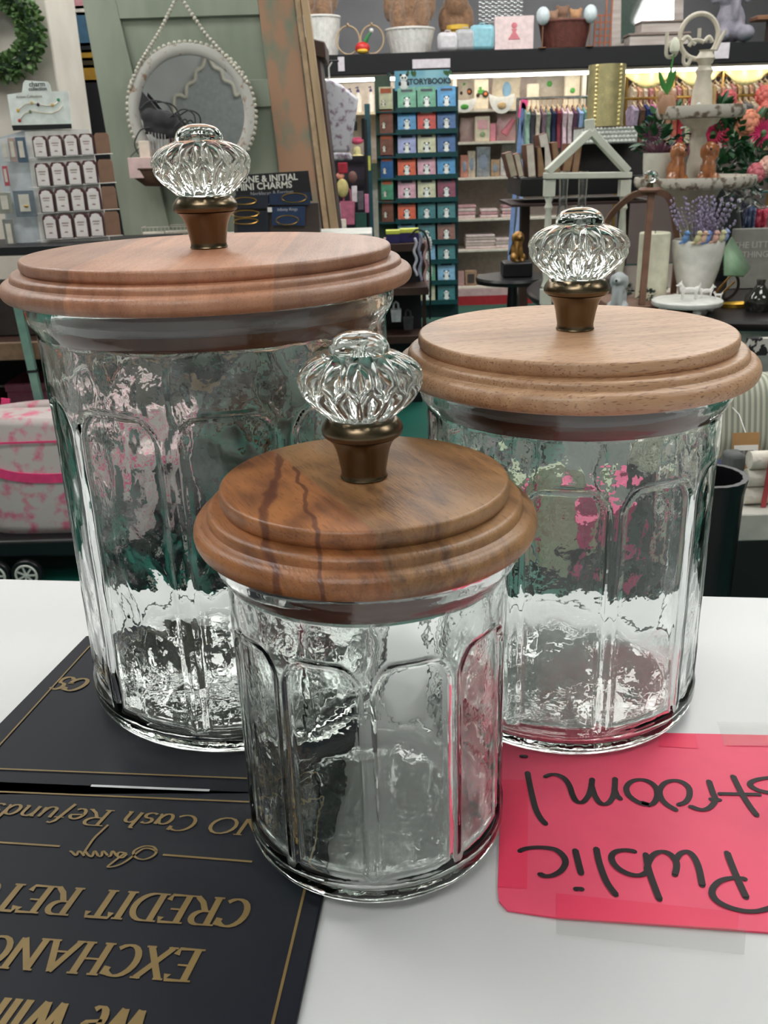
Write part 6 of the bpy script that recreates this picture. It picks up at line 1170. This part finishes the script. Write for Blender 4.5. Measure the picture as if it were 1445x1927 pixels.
# flowers behind the trays
Yo = 3.62; cx = at(1370, 350, Yo).x; e = thing('flower_vase', 'dark vase of peach roses and pink daisies right of the tiered tray', 'flowers', (cx, Yo, TB + .0005)); FLc = lambda x, y, d=0: at(x, y, Yo + d) - e.location
q = MB(); q.lathe([(0, 0), (.06, 0), (.08, .1), (.05, .25), (.06, .32), (.055, .32), (.04, .25), (0, .2)], 32); q.build('vase', mat((40, 44, 46), .3), e)
q = MB(); lf = mat((46, 92, 56), .5, var=.35)
for cxx, cyy, rw in ((1262, 240, .09), (1230, 262, .05), (1345, 215, .05), (1400, 300, .12), (1370, 260, .09), (1430, 320, .08), (1410, 250, .1), (1350, 320, .06)):
    c = FLc(cxx, cyy); foliage(q, c, (rw, .05, rw * .8), 70, .045)
q.build('foliage', lf, e)
def rose(c, r, col, nm):
    q = MB()
    for ring, (n, rad, hh) in enumerate(((5, .35, .9), (6, .62, .75), (8, .9, .45))):
        for k in range(n):
            a = 2 * PI * k / n + ring; d = Vector((cos(a), 0, sin(a)))
            ctr = Vector(c) + d * r * rad * .62 + Vector((0, -r * hh * .6, 0)); q.ball(ctr, (r * .42, r * .16, r * .42), 8, Quaternion(d.cross(Vector((0, 1, 0))), -.5))
    q.ball(Vector(c) + Vector((0, -r * .35, 0)), (r * .5, r * .5, r * .5), 10); q.build(nm, mat(col, .6, var=.15, vs=40), e)
def daisy(c, r, col, nm, cc=(90, 120, 80)):
    q = MB()
    for ring in (1, .75, .5):
        for k in range(22): a = 2 * PI * k / 22 + ring; q.leaf(Vector(c) + Vector((0, -.01 - .012 * (1 - ring), 0)), (cos(a), -.35 * (1.4 - ring), sin(a)), r * ring, r * .17, (0, 1, 0))
    q.build(nm, mat(col, .6, var=.15), e); MB().ball(Vector(c) + Vector((0, -.025, 0)), (r * .2, .008, r * .2), 8).build('daisy_centre', mat(cc), e)
rose(FLc(1402, 232), .052, (232, 150, 120), 'peach_rose'); rose(FLc(1440, 215, .05), .05, (230, 130, 120), 'coral_rose'); daisy(FLc(1338, 252), .056, (206, 50, 96), 'pink_daisy'); daisy(FLc(1432, 250, -.02), .055, (216, 54, 112), 'pink_daisy'); daisy(FLc(1334, 185), .04, (176, 30, 60), 'red_daisy'); rose(FLc(1368, 186, .05), .035, (222, 110, 116), 'salmon_rose'); rose(FLc(1420, 325, -.05), .04, (214, 120, 130), 'pink_rose'); rose(FLc(1442, 312, -.05), .04, (236, 190, 176), 'blush_rose'); rose(FLc(1435, 180, .06), .04, (226, 120, 110), 'coral_rose')
daisy(FLc(1226, 250), .045, (120, 70, 96), 'plum_flower'); daisy(FLc(1305, 192), .03, (200, 40, 70), 'red_daisy')
# plastic wrapped things, bandanas and signs on the far right
for x0, x1, y0, y1, c, lb in ((1330, 1352, 362, 430, (40, 42, 66), 'navy bandana hanging behind the lavender'), (1350, 1362, 360, 434, (196, 200, 214), 'white and red checked bandana behind the lavender'), (1363, 1378, 360, 436, (196, 60, 80), 'red checked bandana right of the lavender'), (1380, 1404, 380, 432, (34, 36, 56), 'dark navy cloth right of the lavender'), (1420, 1445, 392, 432, (170, 50, 70), 'crimson cloth at the right picture edge'), (1404, 1422, 385, 432, (70, 80, 110), 'slate cloth between the navy and crimson cloths')):
    cx, z, w_, h_ = fit(x0, x1, y0, y1, 4.3); e = thing('hanging_cloth', lb, 'cloth', (cx, 4.3, z)); q = MB(); q.grid(lambda u, v: (-w_ / 2 + w_ * u, .015 * sin(u * 14), h_ * v), 16, 4); q.build('fabric', two_tone(c, tuple(min(255, v + 70) for v in c), 40, .5, .6, .9), e, thick=.004); q = MB(); q.cyl((-w_ / 2, 0, h_ + .004), (w_ / 2, 0, h_ + .004), .004); q.build('clip_bar', CHROME, e)
e = thing('cloth_stand', 'chrome stand behind the table carrying the hanging cloths', 'stand', (at(1390, 440, 4.33).x, 4.33, 0)); zz = at(1390, 362, 4.33).z; MB().tube([(-.2, 0, zz), (.3, 0, zz)], .006, 6).build('bar', CHROME, e); MB().cyl((0, 0, 0), (0, 0, zz - .007), .008).build('post', CHROME, e); MB().box(-.15, .15, -.15, .15, 0, .012).build('foot', CHROME, e)
cx, z, w_, h_ = fit(1378, 1470, 432, 500, 3.35); e = thing('word_sign', 'grey wooden sign printed THE LITTLE THINGS behind the planter', 'sign', (cx, 3.35, TB + .0005)); h_ = at(1420, 430, 3.35).z - TB; MB().box(-w_ / 2, w_ / 2, 0, .02, 0, h_).build('board', mat((146, 144, 138), .7), e, bev=.003)
q = MB(); p = at(1420, 466, 3.35) - e.location; textmesh(q, 'THE LITTLE', .030, TX(p.x, -.001, p.z), .0006); p = at(1424, 484, 3.35) - e.location; textmesh(q, 'THINGS', .030, TX(p.x, -.001, p.z), .0006); q.build('lettering', mat((196, 194, 186)), e)
cx, z, w_, h_ = fit(1415, 1452, 496, 540, 2.9); e = thing('dark_bottle', 'round dark glass bottle at the right picture edge', 'bottle', (cx, 2.9, TB + .0005)); q = MB(); q.lathe([(0, 0), (.035, 0), (.044, .02), (.042, .045), (.018, .07), (.012, .08), (.014, .095), (0, .095)], 32); q.build('body', mat((34, 34, 30), .1, coat=.6), e)
q = MB(); q.add([at(x, y, Y_) - at(1390, 520, 3.1) for x, y, Y_ in ((1362, 470, 3.05), (1376, 446, 3.2), (1412, 505, 3.15), (1400, 520, 3.0), (1362, 518, 3.0))], [(0, 1, 2), (0, 2, 3), (0, 3, 4)]); tag(q.build('green_paper', mat((122, 154, 122), .5), thick=.006), 'folded sage green paper leaning right of the planter', 'paper', loc=at(1390, 520, 3.1))
cx, z, w_, h_ = fit(1372, 1412, 520, 540, 2.98); e = thing('gold_dish', 'small gold dish lying beside the dark bottle', 'dish', (cx, 2.98, TB + .0005)); q = MB(); q.lathe([(0, 0), (.05, 0), (.06, .012), (.05, .006), (0, .006)], 28, sy=.5); q.build('bowl', mat((210, 170, 70), .3, metal=.8), e)
p = at(1384, 470, 3.05); e = thing('wire_hoop', 'dark bronze hoop with gold slats beside the planter', 'hoop', (p.x, 3.12, TB + .03)); q = MB(); r_ = .048; q.tube([(r_ * cos(2 * PI * k / 28), 0, r_ * sin(2 * PI * k / 28) + .02) for k in range(28)], .005, 8, True); q.build('ring', mat((60, 48, 40), .3), e); q = MB(); q.bar((-.03, 0, -.01), (.02, 0, .05), .006, .003); q.bar((-.015, 0, -.02), (.035, 0, .03), .006, .003); q.build('gold_slats', GOLDM, e)
# crumpled clear wrap
q = MB(); c0 = at(1412, 372, 3.3); q.grid(lambda u, v: ((u - .5) * .14 + .01 * sin(v * 13), .02 * sin(u * 17 + v * 5), (v - .5) * .09 * (1 - .6 * abs(u - .5)) + .012 * sin(u * 11)), 24, 14); tag(q.build('cellophane_wrap', CLEAR, thick=.0012), 'crumpled clear cellophane wrap below the pink flowers', 'wrap', loc=(c0.x + .005, 3.38, c0.z))
# ---- pillow / towels / bin on the low white shelf, lower right
Yx = 1.60; zsh = at(1400, 968, 1.45).z
e = thing('low_shelf', 'low white shelf cube behind the medium canister at right', 'shelf', (at(1376, 980, 1.45).x, 1.45, 0)); MB().box(0, .9, 0, .75, zsh - .05, zsh).build('top_board', mat((196, 194, 186), .5), e, bev=.003); MB().box(.02, .88, .05, .70, .02, zsh - .051).build('carcass', BLACKM, e)
PSTR = stripes((188, 188, 170), (140, 144, 130), 95, 'X'); cx = at(1445, 800, Yx + .10).x
e = thing('striped_pillow', 'green and cream ticking striped pillow with ruffled edge and paper tag', 'pillow', (cx + .02, Yx + .12, zsh + .004)); e.rotation_euler = (math.radians(-14), 0, 0)
pw_, ph_ = .20, at(1440, 690, 1.80).z - zsh
def pil(s):
    def f(u, v):
        x = (u - .5) * 2; z_ = (v - .5) * 2; t = max(0, (1 - x ** 4) * (1 - z_ ** 4)) ** .5; return (x * pw_ * (1 - .06 * (1 - abs(z_))), s * .065 * t, ph_ / 2 + z_ * ph_ / 2)
    return f
q = MB(); q.grid(pil(-1), 30, 30); q.grid(pil(1), 30, 30); q.build('cushion', PSTR, e)
q = MB()
def ruf(u, v): 
    z_ = .0 + u * ph_; return (-pw_ + .012 - v * .05 - .006 * sin(u * 60), .012 * sin(u * 75) * (.3 + v), z_)
q.grid(ruf, 120, 3); q.build('ruffle', mat((186, 188, 168), .85), e, thick=.002)
tg = bpy.data.objects.new('hang_tag', None); COL.objects.link(tg); tg.parent = e; tp = at(1414, 862, 1.53) - e.location; tg.location = (tp.x, -.175, tp.z - .035); MB().tube([(0, .001, .028), (.01, .06, .06), (.02, .13, .075)], .0008, 5).build('cord', WHITE, tg)
MB().box(-.024, .024, 0, .002, -.036, .03).build('kraft_card', mat((168, 128, 82), .7), tg); MB().box(-.021, .021, -.0015, -.0002, -.024, .008).build('sticker', WHITE, tg)
q = MB(); 
for k in range(16): q.box(-.013 + k * .0017, -.013 + k * .0017 + rr(.0005, .0012), -.002, -.0016, -.012, -.001)
q.build('barcode', BLACK, tg)
# flag cloth + towel rolls
q = MB()
for k in range(1): q.box(-.1, .25, -.035, .035, 0, .045)
FLG = mat((44, 52, 84), .8); e = thing('flag_cloth', 'folded navy cloth with white stars under the striped pillow', 'cloth', (at(1420, 930, 1.59).x, 1.585, zsh + .0005))
q.build('folded_cloth', FLG, e, bev=.012); q = MB()
for x, z_ in ((-.075, .030), (-.045, .030), (-.01, .031), (.03, .030)): q.prism([(x + (.006 if k % 2 == 0 else .003) * cos(PI / 2 + k * PI / 5), z_ + (.007 if k % 2 == 0 else .003) * sin(PI / 2 + k * PI / 5)) for k in range(10)], -.0375, -.0352)
q.build('white_stars', WHITE, e)
TW = mat((214, 208, 196), .9, bump=.3, bs=120)
e = thing('towel_bundle', 'bundle of rolled cream tea towels tied with red ribbon', 'towels', (at(1393, 950, 1.50).x, 1.495, zsh + .0005))
for k in range(3): MB().tube([(0 + .002 * k, 0, .0172 + k * .0315), (.27, .004, .0172 + k * .0315)], .0156, 16).build('rolled_towel', TW, e)
q = MB(); q.bar((.030, -.0185, .001), (.034, -.0185, .098), .008, .003); q.bar((.034, -.0195, .055), (.066, -.0195, .072), .006, .003); q.build('red_ribbon', mat((176, 66, 70), .6), e)
MB().box(.042, .064, -.0225, -.0212, .050, .088).build('tag', WHITE, e)
q = MB(); e2 = thing('display_bracket', 'grey padded block beside the rolled towels', 'stand', (at(1376, 960, 1.52).x + .004, 1.53, zsh + .0005)); h_ = .085; MB().box(-.022, .010, -.02, .02, 0, h_).build('block', mat((90, 92, 92), .8), e2, bev=.008)
e = thing('black_bin', 'tall black ribbed plastic bin behind the medium canister', 'bin', (at(1334, 1000, 1.3).x, 1.33, 0)); h_ = at(1350, 893, 1.33).z; q = MB()
q.lathe([(0, 0), (.045, 0), (.054, h_ * .97), (.058, h_), (.05, h_), (.048, h_ * .9), (.04, .02), (0, .02)], 40, mod=lambda r, z, a: r * (1 + (.025 * (abs(sin(a * 10)) > .8) if r > .049 else 0))); q.build('bin_body', BLACKM, e)
# dark bench under/behind the medium canister
e = thing('bench', 'dark bench behind the medium canister carrying pink and green goods', 'bench', (.45, 1.9, 0)); MB().box(-.35, .09, -.1, .3, .40, .44).build('seat_board', BLACKM, e, bev=.004)
for x in (-.3, .05): MB().box(x - .02, x + .02, 0, .2, 0, .399).build('leg', BLACKM, e)
for lb, x, y, s_, c in (('pink gift box on the dark bench seen through the medium canister', .48, 1.86, (.06, .05, .14), (204, 70, 120)), ('mottled sage box on the dark bench seen through the medium canister', .31, 1.86, (.09, .05, .20), (150, 160, 132)), ('charcoal box at the left end of the dark bench', .155, 1.86, (.04, .05, .26), (50, 48, 50))):
    e = thing('gift_box', lb, 'box', (x, y, .4405)); a, b, c_ = s_; MB().box(-a, a, -b, b, 0, c_ * .8).build('body', mat(c, .6, var=.3), e, bev=.004); MB().box(-a - .003, a + .003, -b - .003, b + .003, c_ * .8 + .0002, c_).build('lid', mat(c, .6, var=.3), e, bev=.004)
# plaid cloth edge under the black table right
q = MB(); a = at(1385, 625, 2.72); q.box(0, .3, 0, .02, -.05, .0); tag(q.build('checked_runner', two_tone((30, 30, 34), (200, 196, 190), 30, .5, .52, .8, stretch=(1, 1, 1)), bev=.002), 'black and white checked runner below the black table edge', 'cloth', loc=(a.x, 2.62, a.z))
# ---- behind the viewer, only seen in the round mirror
e = thing('ornate_mirror', 'white scalloped ornate wall frame reflected in the round mirror', 'frame', (at(398, 190, Ym).x * (1 + (Ym + 1.97) / Ym), -1.97, CZ + (at(398, 190, Ym).z - CZ) * (1 + (Ym + 1.97) / Ym))); ctrl = [(-.36, -.4), (-.36, .0), (-.30, .06), (-.24, .04), (-.22, .14), (-.14, .18), (-.12, .26), (-.05, .30), (0, .42), (.05, .30), (.12, .26), (.14, .18), (.22, .14), (.24, .04), (.30, .06), (.36, .0), (.36, -.4)]
q = MB(); q.tube([(x, .02, z) for x, z in smoothpl(ctrl, 4)], .018, 8); q.build('scrolled_frame', IV2, e); q = MB(); q.prism(ctrl, .0, .008); q.build('panel', mat((150, 152, 152), .3), e)
